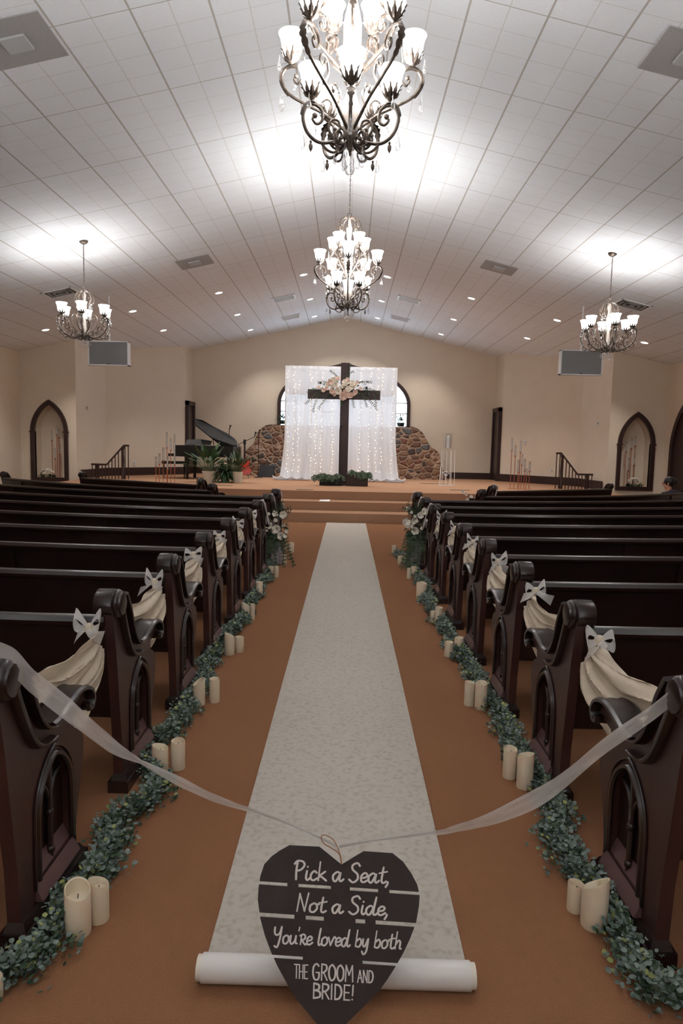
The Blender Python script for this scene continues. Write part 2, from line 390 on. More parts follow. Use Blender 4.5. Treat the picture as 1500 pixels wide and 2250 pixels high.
# niche walls
def niche(side):
    px = ((68, 150), (878, 1057, 945), 108) if side < 0 else ((1356, 1438), (905, 1078, 972), 1404)
    x0, x1 = PY(px[0][0], px[1][2], YN).x, PY(px[0][1], px[1][2], YN).x
    xc = (x0+x1)/2; za = PY(xc and px[2], px[1][0], YN).z; zb = PY(px[2], px[1][1], YN).z; zs = 1.83
    xa, xb = (XL-.1, -7.3) if side < 0 else (mir(-7.3), XR+.1)
    w = .105
    hole = gothic(x0+w*.8, x1-w*.8, zb+w*.8, zs, za-w, 12)
    vs, fs = flat_mesh([(xa, 0), (xb, 0), (xb, ceil_z(xb)+.04), (xa, ceil_z(xa)+.04)], [hole], .12)
    struct(MB().add([(v.x, YN+.06+v.z, v.y) for v in vs], fs).build('wall_niche_'+('left' if side < 0 else 'right'), M['wall'], smooth=False))
    # recess lining
    b = MB(); n = len(hole)
    A = [V((x, YN+.01, z)) for x, z in hole]; Bk = [V((x, YN+.42, z)) for x, z in hole]
    b.add(A+Bk, [(k, (k+1) % n, n+(k+1) % n, n+k) for k in range(n)]+[tuple(range(n, 2*n))])
    struct(b.build('niche_lining', M['wall'], smooth=False, recalc=False))
    vs, fs = flat_mesh(gothic(x0, x1, zb, zs, za, 12), [gothic(x0+w, x1-w, zb+w, zs, za-w*1.3, 12)], .06)
    nm = 'left' if side < 0 else 'right'
    t = MB().add([(v.x, YN-.03+v.z, v.y) for v in vs], fs).build('trim_1' if side < 0 else 'trim_2', M['trimwood'], smooth=False); struct(t)
    b = MB()
    for x in (x0, x1): b.box((x-.02, YN-.075, zs-.02), (x+.02, YN, zs+.02))
    for x in (x0+w, x1-w): b.box((x-.02, YN-.075, zs-.02), (x+.02, YN, zs+.02))
    b.build('impost_block', M['trimwood'], t, smooth=False)
    return x0+w, x1-w, zb+w
NL = niche(-1); NR = niche(1)
# baseboards
def board(pts, name, z0, z1):
    b = MB()
    for (xa, ya), (xb, yb) in zip(pts, pts[1:]):
        d = V((xb-xa, yb-ya, 0)).normalized(); n = V((d.y, -d.x, 0))
        if n.dot(V((CX-(xa+xb)/2, 10-(ya+yb)/2, 0))) < 0: n = -n
        n *= .03; p = V((xa, ya, 0)); q = V((xb, yb, 0))
        b.prism([p+V((0, 0, z0)), q+V((0, 0, z0)), q+n+V((0, 0, z0)), p+n+V((0, 0, z0))], (0, 0, 0), (0, 0, z1-z0))
    return struct(b.build(name, M['trimwood'], smooth=False))
board([(-7.27, 18.6)]+LW[1:3], 'baseboard_stage_left', PH, PH+.24)
board([(mir(-7.27), 18.6)]+[(mir(x), y) for x, y in LW[1:3]], 'baseboard_stage_right', PH, PH+.24)
board([(-5.29, YB), (mir(-5.29), YB)], 'baseboard_back', PH, PH+.22)
board([(XL, YF), (XL, YN)], 'baseboard_left', 0, .18); board([(XR, YF), (XR, 15.9)], 'baseboard_right', 0, .18)
# stage and steps
def stage(y0, z0, z1, name, m, bulge=.2):
    front = []
    for i in range(21):
        x = CX+(-1+i/10)*7.0; front.append((x, y0+bulge*((x-CX)/2.8)**2*.5))
    back = [(mir(-7.19), 20.3), (mir(-5.33), 22.46), (mir(-5.33), YB), (-5.33, YB), (-5.33, 22.46), (-7.19, 20.3)]
    P = [(x, y, z0) for x, y in front]+[(x, y, z0) for x, y in back]
    b = MB().prism(P, (0, 0, 0), (0, 0, z1-z0))
    return struct(b.build(name, m, smooth=False, bevel=.0))
stage(14.5, 0, .195, 'floor_step_lower', M['stagecarpet']); stage(15.15, .195, .385, 'floor_step_upper', M['stagecarpet']); stage(15.75, .385, PH, 'floor_stage', M['stagecarpet'])
# doors in the stage returns
def stage_door(side, num):
    mx = (lambda x: x) if side < 0 else mir
    def slab(x, ya, yb, z0, z1, t): return MB().box((mx(x), ya, z0), (mx(x+t), yb, z1))
    top = PY(409, 881, 22.5).z
    d = slab(-5.30, 22.50, 23.40, PH, top-.1, .02).build('door_%d' % num, M['trimwood'], origin=(mx(-5.3), 22.95, PH), smooth=False); struct(d)
    b = MB(); b.box((mx(-5.33), 22.44, PH), (mx(-5.22), 22.56, top)); b.box((mx(-5.33), 23.33, PH), (mx(-5.22), 23.44, top)); b.box((mx(-5.33), 22.44, top-.12), (mx(-5.22), 23.44, top+.01))
    b.build('door_frame', M['trimwood'], d, smooth=False)
    b = MB(); b.ball((mx(-5.24), 22.68, PH+.95), .03); b.build('door_handle', M['bronze'], d)
    b = MB()
    for z0, z1 in ((PH+.15, PH+.85), (PH+1.05, top-.3)): b.box((mx(-5.28), 22.68, z0), (mx(-5.27), 23.22, z1))
    b.build('door_panel', M['trimwood'], d, smooth=False, bevel=.006)
stage_door(-1, 1); stage_door(1, 2)
# arched double door on the right wall
vs, fs = flat_mesh(gothic(16.1, 17.98, 0, 1.65, 3.05, 12), [gothic(16.24, 17.84, .0005, 1.65, 2.88, 12)], .08)
d3 = struct(MB().add([(XR-.04+v.z, v.x, v.y) for v in vs], fs).build('door_3', M['trimwood'], origin=(XR, 17.04, 0), smooth=False))
for k, (a, bb) in enumerate(((16.24, 17.03), (17.05, 17.84))):
    o = gothic(16.24, 17.84, .01, 1.65, 2.88, 12)
    o = [(min(max(x, a), bb), z) for x, z in o if True]
    b = MB().prism([(XR-.03, x, z) for x, z in o if a-.001 <= x <= bb+.001], (0, 0, 0), (.02, 0, 0)); dl = b.build('door_leaf', M['black'] if 0 else M['trimwood'], d3, smooth=False)
    b = MB().tube([(XR-.06, 17.04+(-.1 if k == 0 else .1), 1.0), (XR-.06, 17.04+(-.1 if k == 0 else .1), 1.25)], .012); b.build('handle', M['bronze'], dl)

# ================================================================== CEILING FIXTURES
CAN_ROWS = [(16.75, [-7.2, -5.09, -3.02, -1.0, 1.0, 3.02, 5.09, 7.2]), (19.5, [-5.09, -3.02, -1.0, 1.0, 3.02, 5.09]), (22.05, [-3.02, -1.0, 1.0, 3.02])]
rown = ['row nearest the camera', 'middle row', 'row nearest the back wall']
posn = {1.0: 'beside the ridge', 3.02: 'second out from the ridge', 5.09: 'third out from the ridge', 7.2: 'outermost by the side wall'}
def slope_frame(x):
    s = 1 if x > CX else -1
    n = V((-s*SL, 0, -1)).normalized(); return n, V((1, 0, -s*SL)).normalized()
can0 = None
for ri, (y, xs) in enumerate(CAN_ROWS):
    for dx in xs:
        x = CX+.02+dx; n, u = slope_frame(x); z = ceil_z(x)
        o = bpy.data.objects.new('recessed_light', None); C.objects.link(o); o.location = (x, y, z); o['_o'] = [0, 0, 0]
        o.rotation_euler = V((0, 0, -1)).rotation_difference(n).to_euler()
        tag(o, 'round recessed light, %s ceiling slope, %s, %s' % ('left' if dx < 0 else 'right', rown[ri], posn[abs(dx)]), 'ceiling light', 'recessed ceiling lights above the stage')
        if can0 is None:
            a = MB().lathe([(.115, 0.003), (.115, -.012), (.085, -.012), (.08, .0)], n=24, cap=False).build('trim_ring', M['white'], o)
            bq = MB().lathe([(.001, -.006), (.085, -.006)], n=24, cap=False).build('lens', M['can'], o); can0 = (a, bq)
        else:
            for ch in can0: c = ch.copy(); C.objects.link(c); c.parent = o
        l = bpy.data.lights.new('downlight', 'SPOT'); l.energy = W_CAN; l.spot_size = radians(110); l.spot_blend = .6; l.shadow_soft_size = .07; l.color = (1, .95, .9)
        lo = bpy.data.objects.new('downlight', l); C.objects.link(lo); lo.parent = o; lo.location = (0, 0, -.03)
def ceil_plate(b, x0, x1, y0, y1, d, t=.012):
    P = [V((x, y, ceil_z(x)-d)) for x, y in ((x0, y0), (x1, y0), (x1, y1), (x0, y1))]
    b.prism(P, (0, 0, 0), (0, 0, -t)); return b
def return_vent(x0, x1, y0, y1, label):
    e = empty('ceiling_return_vent', ((x0+x1)/2, (y0+y1)/2, ceil_z((x0+x1)/2)), label, 'ceiling vent', 'grey return grilles in the ceiling')
    ceil_plate(MB(), x0, x1, y0, y1, .002, .01).build('grille', M['ventgrey'], e, smooth=False)
    mx, my = (x0+x1)/2, (y0+y1)/2
    ceil_plate(MB(), mx-.11, mx+.11, my-.11, my+.11, .014, .02).build('centre_plate', M['plate'], e, smooth=False)
return_vent(-3.43, -2.75, 6.23, 6.90, 'large grey square ceiling grille at the top left corner of the view')
return_vent(2.65, 3.33, 6.19, 6.84, 'large grey square ceiling grille at the top right corner of the view')
return_vent(-3.46, -2.81, 13.72, 14.36, 'small-looking grey ceiling grille on the left slope beyond the far chandelier')
return_vent(2.58, 3.22, 13.62, 14.22, 'small-looking grey ceiling grille on the right slope beyond the far chandelier')
def supply_vent(x0, x1, y0, y1, label, conc):
    e = empty('ceiling_air_diffuser', ((x0+x1)/2, (y0+y1)/2, ceil_z((x0+x1)/2)), label, 'ceiling vent', 'air diffusers in the ceiling')
    ceil_plate(MB(), x0+.03, x1-.03, y0+.03, y1-.03, .002, .004).build('dark_throat', M['ventdark'], e, smooth=False)
    b = MB()
    for a, c, p, q in ((x0, x1, y0, y0+.035), (x0, x1, y1-.035, y1), (x0, x0+.035, y0, y1), (x1-.035, x1, y0, y1)): ceil_plate(b, a, c, p, q, .004, .012)
    b.build('frame', M['white'], e, smooth=False)
    b = MB()
    if conc:
        for k in (1, 2, 3):
            i = .08*k
            for a, c, p, q in ((x0+i, x1-i, y0+i, y0+i+.03), (x0+i, x1-i, y1-i-.03, y1-i), (x0+i, x0+i+.03, y0+i, y1-i), (x1-i-.03, x1-i, y0+i, y1-i)): ceil_plate(b, a, c, p, q, .008, .012)
    else:
        for k in range(1, 7):
            yy = y0+(y1-y0)*k/7; ceil_plate(b, x0+.04, x1-.04, yy-.018, yy+.012, .008, .01)
    b.build('louvre', M['white'] if not conc else M['ventgrey'], e, smooth=False)
supply_vent(-6.18, -5.58, 13.88, 14.4, 'louvred square diffuser beside the left side chandelier', True)
supply_vent(5.33, 5.95, 13.84, 14.4, 'louvred square diffuser beside the right side chandelier', True)
supply_vent(-2.10, -1.50, 18.46, 19.07, 'louvred diffuser left of the far chandelier, nearer one', False)
supply_vent(-2.12, -1.55, 21.14, 21.7, 'louvred diffuser left of the ridge, nearest the back wall', False)
supply_vent(1.23, 1.82, 18.3, 18.85, 'louvred diffuser right of the far chandelier, nearer one', False)
supply_vent(1.2, 1.78, 21.0, 21.55, 'louvred diffuser right of the ridge, nearest the back wall', False)

# ------------------------------------------------------------------ chandeliers
def shade_mesh():
    prof = [(.036, 0), (.058, .018), (.066, .05), (.068, .09), (.076, .125), (.090, .155), (.0885, .157), (.072, .126), (.064, .09), (.062, .05), (.054, .022), (.034, .006)]
    return MB().lathe(prof, n=20, cap=False)
def leaf_cup_mesh():
    b = MB()
    for k in range(9):
        a = 2*pi*k/9; d = V((cos(a), sin(a), 0)); t = V((-sin(a), cos(a), 0))
        pts = [(.018, -.03, .016), (.05, -.01, .02), (.066, .02, .018), (.072, .045, .012), (.088, .066, .003)]
        L = [d*r+V((0, 0, z))+t*w for r, z, w in pts]; R = [d*r+V((0, 0, z))-t*w for r, z, w in pts]; Ct = [d*(r+.008)+V((0, 0, z-.004)) for r, z, w in pts]
        n = len(pts); b.add(L+Ct+R, [(i, i+1, n+i+1, n+i) for i in range(n-1)]+[(n+i, n+i+1, 2*n+i+1, 2*n+i) for i in range(n-1)])
    b.lathe([(.012, -.05), (.03, -.035), (.035, -.02), (.02, -.005)], n=10); return b
def drop_mesh(L=.072, r=.016):
    b = MB().lathe([(.0015, 0), (.002, -.012), (.006, -.02), (.0015, -.028), (.005, -.034), (r*.55, -.028-L*.3), (r, -.028-L*.7), (r*.6, -.028-L*.93), (.001, -.028-L)], n=7)
    return b
def arm_meshes(path, r, leafspan, lw=.03, extra=(), bud=None):
    P = catmull([(x, 0, z) for x, z in path], 7); b = MB(); n = len(P)
    b.tube(P, [r*(1-.45*max(0, (i/n-.6)/.4)) for i in range(n)], 7)
    b.ball(P[-1], r*1.5, 7, 5)
    for ex in extra:
        Q = catmull([(x, 0, z) for x, z in ex], 6); b.tube(Q, [r*.85*(1-.4*i/len(Q)) for i in range(len(Q))], 6); b.ball(Q[-1], r*1.3, 6, 4)
    if bud:
        b.lathe([(.001, -.055), (.012, -.035), (.014, -.015), (.006, .0), (.009, .01), (.002, .02)], (bud[0], 0, bud[1]), 8)
    lf = MB(); i0, i1 = int(n*leafspan[0]), int(n*leafspan[1]); m = i1-i0
    cen = []; 
    for i in range(i0, i1+1):
        t = (P[min(i+1, n-1)]-P[i-1]).normalized(); nr = V((t.z, 0, -t.x)); q = (i-i0)/m
        w = lw*sin(pi*min(1, q*1.05+.12))**.7*(1 if i % 3 else .62)
        cen.append((P[i]+nr*(r+.004), w, nr))
    k = len(cen)
    lf.add([c+V((0, w, 0))-nr*.01 for c, w, nr in cen]+[c+nr*.004 for c, w, nr in cen]+[c-V((0, w, 0))-nr*.01 for c, w, nr in cen],
           [(j, j+1, k+j+1, k+j) for j in range(k-1)]+[(k+j, k+j+1, 2*k+j+1, 2*k+j) for j in range(k-1)])
    return b, lf
SH = {}
EXTRA = {(3, 0): [[(.10, .20), (.15, .27), (.13, .33), (.085, .33), (.075, .285), (.105, .275)], [(.2, .18), (.16, .14), (.11, .13), (.085, .165), (.115, .185)]],
         (3, 1): [[(.28, .47), (.245, .54), (.265, .61), (.315, .625), (.335, .585), (.30, .565), (.285, .59)], [(.16, .385), (.13, .45), (.165, .50), (.205, .485), (.195, .455)]],
         (3, 2): [[(.16, .73), (.12, .78), (.125, .84), (.165, .85), (.175, .81), (.15, .80)]],
         (1, 0): [[(.30, .12), (.25, .18), (.26, .26), (.31, .28), (.33, .235), (.30, .215)], [(.20, .10), (.15, .15), (.16, .21), (.2, .215), (.205, .18)], [(.33, .14), (.38, .12), (.415, .145), (.405, .18), (.38, .17)]]}
def shared(key, mb, m, **k):
    if key not in SH: SH[key] = mb().mesh(key, m, True, **k)
    return SH[key]
def place(name, me, parent, loc=(0, 0, 0), rz=0):
    o = bpy.data.objects.new(name, me); C.objects.link(o); o.parent = parent; o.location = loc; o.rotation_euler = (0, 0, rz); o['_o'] = [0, 0, 0]; return o
def chandelier(loc, top, tiers, R0, rot, label, crown_z, col, hub, group, crown_r):
    e = empty('chandelier', loc, label, 'chandelier', group)
    for ti, (nA, path, sr, sz, lspan, rr) in enumerate(tiers):
        key = 'arm%d_%s' % (ti, len(tiers))
        if key not in SH:
            a, lf = arm_meshes(path, rr*1.2, lspan, extra=EXTRA[(len(tiers), ti)], bud=(.27, .165) if len(tiers) == 3 and ti == 0 else None); SH[key] = a.mesh('arm', M['bronze'], True); SH[key+'l'] = lf.mesh('acanthus_leaf', M['bronze'], 'all', recalc=False)
        for k in range(nA):
            an = rot+2*pi*(k+(.5 if ti % 2 else 0))/nA
            a = place('arm', SH[key], e, rz=an)
            place('acanthus_leaf', SH[key+'l'], a)
            c = V((cos(an)*sr, sin(an)*sr, sz))
            place('leaf_cup', shared('leaf_cup', leaf_cup_mesh, M['bronze'], recalc=False), e, c+V((0, 0, .004)), an).scale = (.82, .82, .8)
            place('glass_shade', shared('glass_shade', shade_mesh, M['shade'], recalc=False), e, c+V((0, 0, .005)))
            l = bpy.data.lights.new('bulb', 'POINT'); l.energy = W_SHADE_LIGHT*(1.2, 1, .3)[ti] if len(tiers) > 1 else W_SHADE_LIGHT*.72; l.shadow_soft_size = .03; l.color = (1, .99, .985)
            lo = bpy.data.objects.new('bulb', l); C.objects.link(lo); lo.parent = e; lo.location = c+V((0, 0, .13))
            for q in ((-.55, .55) if len(tiers) > 1 else (-.6, 0, .6)):
                dq = V((cos(an+q*.5)*(sr+.05), sin(an+q*.5)*(sr+.05), sz-.035))
                place('crystal_drop', shared('crystal_drop', drop_mesh, M['crystal']), e, dq)
            # a drop from the outer bend of the arm
            ox = max(path, key=lambda p: p[0]); mn = min(path[2:], key=lambda p: p[1])
            if ti == 0 or (ti == 1): place('crystal_drop', shared('crystal_long', lambda: drop_mesh(.105, .018), M['crystal']), e, V((cos(an)*ox[0], sin(an)*ox[0], ox[1]-.07)))
    MB().lathe([(r, z) for r, z in col], loc, 16).build('column', M['silver'], e)
    b = MB(); b.lathe([(.008, hub-.1), (.02, hub-.06), (.045, hub-.02), (.05, hub+.02), (.03, hub+.06), (.02, hub+.1)], loc, 14)
    b.build('hub', M['bronze'], e)
    nh = 8
    if 'hubscroll' not in SH: 
        P = catmull([(.02, 0, 0), (.05, 0, -.05), (.10, 0, -.07), (.135, 0, -.035), (.12, 0, .005), (.085, 0, .0), (.08, 0, -.03), (.1, 0, -.035)], 6)
        SH['hubscroll'] = MB().tube(P, .0085, 7).mesh('hub_scroll', M['bronze'], True)
    for k in range(nh): place('hub_scroll', SH['hubscroll'], e, (0, 0, hub-.0), rot+2*pi*k/nh)
    for k in range(10):
        a = 2*pi*k/10; r = .05+.05*(k % 2)
        place('crystal_drop', SH['crystal_drop'] if k % 2 else SH['crystal_long'], e, (r*cos(a), r*sin(a), hub-.07))
    if crown_r:
        key = 'crown%d' % len(tiers)
        if key not in SH:
            h = crown_r
            P = catmull([(.015, 0, 0), (.4*h, 0, .01), (.8*h, 0, -.03), (h, 0, -.12), (.92*h, 0, -.19), (.72*h, 0, -.17), (.7*h, 0, -.12), (.82*h, 0, -.11)], 6)
            SH[key] = MB().tube(P, .0075, 7).mesh('crown_scroll', M['bronze'], True)
        for k in range(8):
            a = rot+2*pi*k/8; place('crown_scroll', SH[key], e, (0, 0, crown_z-.02), a)
            place('crystal_drop', SH['crystal_long'], e, (.75*crown_r*cos(a), .75*crown_r*sin(a), crown_z-.17))
    b = MB(); L = V(loc); b.tube([L+V((0, 0, .06)), L+V((0, 0, hub-.05))], .003, 5); b.ball(L+V((0, 0, .035)), .035, 12, 8)
    b.build('crystal_ball', M['crystal'], e)
    # ring and chain
    b = MB(); P = [L+V((.028*cos(t*pi/6), 0, crown_z+.03+.028*sin(t*pi/6))) for t in range(13)]; b.tube(P, .005, 6, cap=False); b.build('hanging_ring', M['bronze'], e)
    b = MB(); z = crown_z+.05; i = 0; zt = top-L.z-.03
    while z < zt:
        ax = V((1, 0, 0)) if i % 2 else V((0, 1, 0))
        P = [L+ax*(.009*cos(t*pi/4))+V((0, 0, z+.02+.022*sin(t*pi/4))) for t in range(9)]; b.tube(P, .0035, 5, cap=False); z += .034; i += 1
    b.build('chain', M['bronze'], e)
    MB().lathe([(.008, top-L.z-.05), (.03, top-L.z-.045), (.065, top-L.z-.02), (.075, top-L.z), (.075, top-L.z+.03)], loc, 20).build('canopy', M['bronze'], e)
    return e
low = (5, [(.03, .25), (.12, .195), (.22, .18), (.295, .23), (.325, .32), (.30, .395), (.245, .41), (.20, .38), (.195, .32), (.23, .29), (.26, .315), (.245, .34)], .27, .47, (.38, .62), .0095)
mid = (5, [(.03, .28), (.10, .34), (.20, .42), (.32, .49), (.44, .57), (.50, .67), (.475, .735), (.41, .745), (.355, .71), (.35, .66), (.385, .63), (.41, .66), (.395, .68)], .43, .795, (.34, .58), .009)
upp = (5, [(.05, .62), (.10, .68), (.17, .74), (.25, .82), (.285, .90), (.255, .96), (.20, .955), (.17, .91), (.19, .87), (.22, .885), (.215, .91)], .24, 1.02, (.38, .62), .008)
colb = [(.012, .2), (.05, .3), (.058, .42), (.03, .52), (.022, .6), (.045, .68), (.06, .8), (.06, .95), (.035, 1.06), (.02, 1.12), (.035, 1.2), (.045, 1.3), (.02, 1.38), (.012, 1.44)]
chandelier((-.03, 4.75, 3.44), ceil_z(-.03), [low, mid, upp], .5, -pi/2, 'large three-tier bronze crystal chandelier, nearest, cut off by the top of the view', 1.46, colb, .24, 'three-tier chandeliers on the ridge', .17)
chandelier((-.05, 10.2, 3.455), ceil_z(-.05), [low, mid, upp], .5, -pi/2+pi/5, 'three-tier bronze crystal chandelier, farther one, fully in view over the aisle', 1.46, colb, .24, 'three-tier chandeliers on the ridge', .17)
side = (6, [(.03, .16), (.12, .11), (.24, .10), (.36, .16), (.435, .27), (.44, .38), (.40, .425), (.34, .41), (.315, .36), (.34, .325), (.37, .345), (.36, .37)], .38, .46, (.45, .66), .009)
inner = (6, [(.03, .16), (.08, .2), (.15, .24), (.2, .33), (.2, .43), (.155, .48), (.11, .45), (.115, .40), (.15, .39), (.155, .42)], .38, .46, (.3, .6), .008)
cols = [(.012, .1), (.04, .18), (.03, .3), (.02, .4), (.035, .5), (.04, .62), (.02, .74), (.03, .8), (.012, .86)]
def side_chandelier(x, y, z, rot, label):
    e = chandelier((x, y, z), ceil_z(x), [side], .45, rot, label, .88, cols, .14, 'small chandeliers hung over the side pews', .15)
    if 'inner' not in SH: SH['inner'] = arm_meshes(inner[1], .008, (.3, .6))[0].mesh('inner_scroll', M['bronze'], True)
    for k in range(6): place('inner_scroll', SH['inner'], e, rz=rot+2*pi*(k+.5)/6)
    return e
side_chandelier(-4.465, 11.68, 3.25, -pi/2+.25, 'small single-tier bronze chandelier over the left pews')
side_chandelier(4.29, 11.65, 3.22, -pi/2-.1, 'small single-tier bronze chandelier over the right pews')
chandelier((-.03, -.8, 3.44), ceil_z(-.03), [low, mid, upp], .5, -pi/2, 'added unseen three-tier bronze chandelier for fill light, on the ridge behind the camera', 1.46, colb, .24, 'three-tier chandeliers on the ridge', .17)  # added behind the camera to brighten ceiling and foreground, never in view
side_chandelier(-4.465, -1.9, 3.25, 0, 'added unseen small bronze chandelier for fill light over the rear left of the hall')  # unseen, added only to raise the light in the hall
side_chandelier(4.29, -1.9, 3.22, 0, 'added unseen small bronze chandelier for fill light over the rear right of the hall')  # unseen right-hand partner, likewise added as fill light
side_chandelier(-4.465, 4.9, 3.25, -pi/2+.25, 'small bronze chandelier over the nearest left pews, outside the view')
side_chandelier(4.29, 4.9, 3.22, -pi/2-.1, 'small bronze chandelier over the nearest right pews, outside the view')

# ------------------------------------------------------------------ hanging screens
def screen(px, py, label, side):
    Y = 15.0; a = PY(px[0], py[0], Y); b_ = PY(px[1], py[1], Y); x0, x1, z1, z0 = a.x, b_.x, a.z, b_.z
    c = ((x0+x1)/2, Y, z0); e = empty('hanging_screen', c, label, 'screen', 'white-framed screens hung from the ceiling')
    b = MB()
    b.box((x0, Y, z0), (x1, Y+.16, z0+.02)); b.box((x0, Y, z1-.02), (x1, Y+.16, z1)); b.box((x0, Y, z0), (x0+.02, Y+.16, z1)); b.box((x1-.02, Y, z0), (x1, Y+.16, z1))
    b.box((x0+.02, Y+.14, z0+.02), (x1-.02, Y+.155, z1-.02))
    b.build('housing', M['white'], e, smooth=False)
    MB().box((x0+.02, Y+.012, z0+.02), (x1-.02, Y+.03, z1-.02)).build('panel', M['grey'], e, smooth=False)
    xm = (x0+x1)/2
    MB().box((xm-.03, Y+.004, z0+.028), (xm+.03, Y+.011, z0+.042)).build('badge', M['ventdark'], e, smooth=False)
    MB().tube([(xm, Y+.08, z1-.01), (xm, Y+.08, ceil_z(xm))], .02, 10).build('mounting_pole', M['white'], e)
screen((193, 282), (748, 804), 'white-framed grey screen hanging under the left slope, by the left side chandelier', -1)
screen((1233, 1322), (768, 825), 'white-framed grey screen hanging under the right slope, by the right side chandelier', 1)

# ================================================================== PEWS
def pew_end_meshes(sg):      # sg = direction (x) of the carved face
    out = [(.07, 0), (.51, 0), (.51, .04), (.5, .15), (.52, .24), (.553, .33), (.583, .42), (.588, .475), (.57, .515), (.535, .54), (.50, .555), (.498, .60), (.55, .61), (.6, .60), (.615, .625), (.595, .66),
           (.55, .684), (.48, .69), (.40, .675), (.33, .655), (.27, .66), (.21, .70), (.165, .76), (.125, .83), (.095, .89), (.07, .94), (.04, .968), (-.005, .975), (-.045, .955), (-.055, .915), (-.045, .885), (-.01, .70), (.03, .40), (.05, .27), (.06, .12)]
    arch = gothic(.185, .455, .15, .36, .54, 8)
    vs, fs = flat_mesh(out, [arch], .045)
    T = lambda x, u, h: (sg*x, u, h)
    D = {}
    D['pew_end'] = MB().add([T(-.0225+v.z, v.x, v.y) for v in vs], fs).mesh('pew_end', M['woodend'], False)
    D['arch_panel'] = MB().box(T(-.040, .18, .145), T(-.030, .46, .545)).mesh('arch_panel', M['wood'], False)
    b = MB()
    for off, r in ((.0, .011), (.022, .006)):
        q = gothic(.185-off, .455+off, .15-off, .36, .54+off*1.4, 8)
        b.tube([T(.004, u, h) for u, h in q[1:]+[q[0]]], r, 6)
    b.tube([T(-.018, .32, .15), T(-.018, .32, .50)], .012, 8); b.ball(T(-.018, .32, .32), .018); b.ball(T(-.018, .32, .18), .018)
    for s2 in (-1, 1):
        b.tube(catmull([T(-.018, .32, .36), T(-.018, .32+s2*.035, .43), T(-.018, .32+s2*.09, .455)], 4), .007, 6)
    D['arch_moulding'] = b.mesh('arch_moulding', M['wood'], True)
    # scroll head: wide rounded block
    b = MB(); pr = []
    for w, r in ((.022, .06), (.03, .056), (.034, .052), (.045, .058), (.062, .058), (.07, .05)):
        pr.append((w, r))
    ring = [(-.068, .04), (-.066, .052), (-.056, .060), (.018, .062), (.024, .055), (.031, .061), (.040, .058), (.046, .050), (.054, .048), (.058, .036)]
    vs = []; n = 12
    for x, r in ring:
        for k in range(n):
            a = 2*pi*k/n; sq = 1.0+.10*abs(cos(2*a)) ; vs.append(T(x-.0225, -.0+r*sq*cos(a)*.95, .918+r*sq*sin(a)))
    m_ = len(ring)
    b.add(vs, [(i*n+k, i*n+(k+1) % n, (i+1)*n+(k+1) % n, (i+1)*n+k) for i in range(m_-1) for k in range(n)]+[tuple(range(n)), tuple((m_-1)*n+k for k in range(n))])
    D['scroll_head'] = b.mesh('scroll_head', M['wood'], True)
    # S shaped mouldings along the front edge
    b = MB()
    S1 = [(.05, .955), (.10, .88), (.135, .80), (.18, .72), (.23, .672), (.29, .652)]
    S2 = [(.02, .90), (.055, .82), (.10, .73), (.155, .65), (.22, .615), (.30, .612)]
    def strip(S, w0, w1, thick):
        P = catmull([(u, h, 0) for u, h in S], 6); n = len(P); rings = []
        for i, p in enumerate(P):
            t = (P[min(i+1, n-1)]-P[max(i-1, 0)]).normalized(); nr = V((-t.y, t.x, 0)); q = i/(n-1); th = thick*(1-.75*q**2.5); 
            prof = [(w0, -th), (w0, th), (w0+(w1-w0)*.5, th*1.0), (w1, th*.55), (w1+.003, 0), (w1, -th*.55), (w0+(w1-w0)*.5, -th)]
            rings.append([T(x, p.x+nr.x*y, p.y+nr.y*y) for x, y in prof])
        m = 7; b.add([v for r in rings for v in r], [(i*m+k, i*m+(k+1) % m, (i+1)*m+(k+1) % m, (i+1)*m+k) for i in range(n-1) for k in range(m)]+[tuple(range(m)), tuple((n-1)*m+k for k in range(m))])
    strip(S1, -.075, .035, .016); strip(S2, -.01, .028, .017)
    D['s_moulding'] = b.mesh('s_moulding', M['wood'], True)
    # arm rest
    top = catmull([(.27, .66, 0), (.33, .66, 0), (.40, .68, 0), (.48, .697, 0), (.55, .692, 0), (.605, .668, 0), (.628, .63, 0), (.612, .60, 0), (.585, .602, 0), (.578, .625, 0)], 5)
    b = MB(); n = len(top); rings = []
    for i, p in enumerate(top):
        t = (top[min(i+1, n-1)]-top[max(i-1, 0)]).normalized(); nr = V((-t.y, t.x, 0))
        prof = [(-.08, -.004), (-.08, .008), (-.066, .014), (-.056, .010), (-.022, .013), (.012, .010), (.022, .014), (.034, .008), (.034, -.004), (.0, -.012), (-.045, -.012)]
        rings.append([T(x, p.x+nr.x*y, p.y+nr.y*y) for x, y in prof])
    m = 11; b.add([v for r in rings for v in r], [(i*m+k, i*m+(k+1) % m, (i+1)*m+(k+1) % m, (i+1)*m+k) for i in range(n-1) for k in range(m)]+[tuple(range(m)), tuple((n-1)*m+k for k in range(m))])
    D['arm_rest'] = b.mesh('arm_rest', M['wood'], True)
    b = MB()
    b.prism([T(-.065, .04, 0), T(-.065, .54, 0), T(.03, .54, 0), T(.03, .04, 0)], (0, 0, 0), (0, 0, .055))
    P = [T(-.055, .05, .055), T(-.055, .53, .055), T(.022, .53, .055), T(.022, .05, .055)]; Q = [T(-.045, .062, .085), T(-.045, .515, .085), T(.008, .515, .085), T(.008, .062, .085)]
    b.add(P+Q, [(0, 1, 5, 4), (1, 2, 6, 5), (2, 3, 7, 6), (3, 0, 4, 7), (4, 5, 6, 7)])
    D['plinth'] = b.mesh('plinth', M['wood'], False)
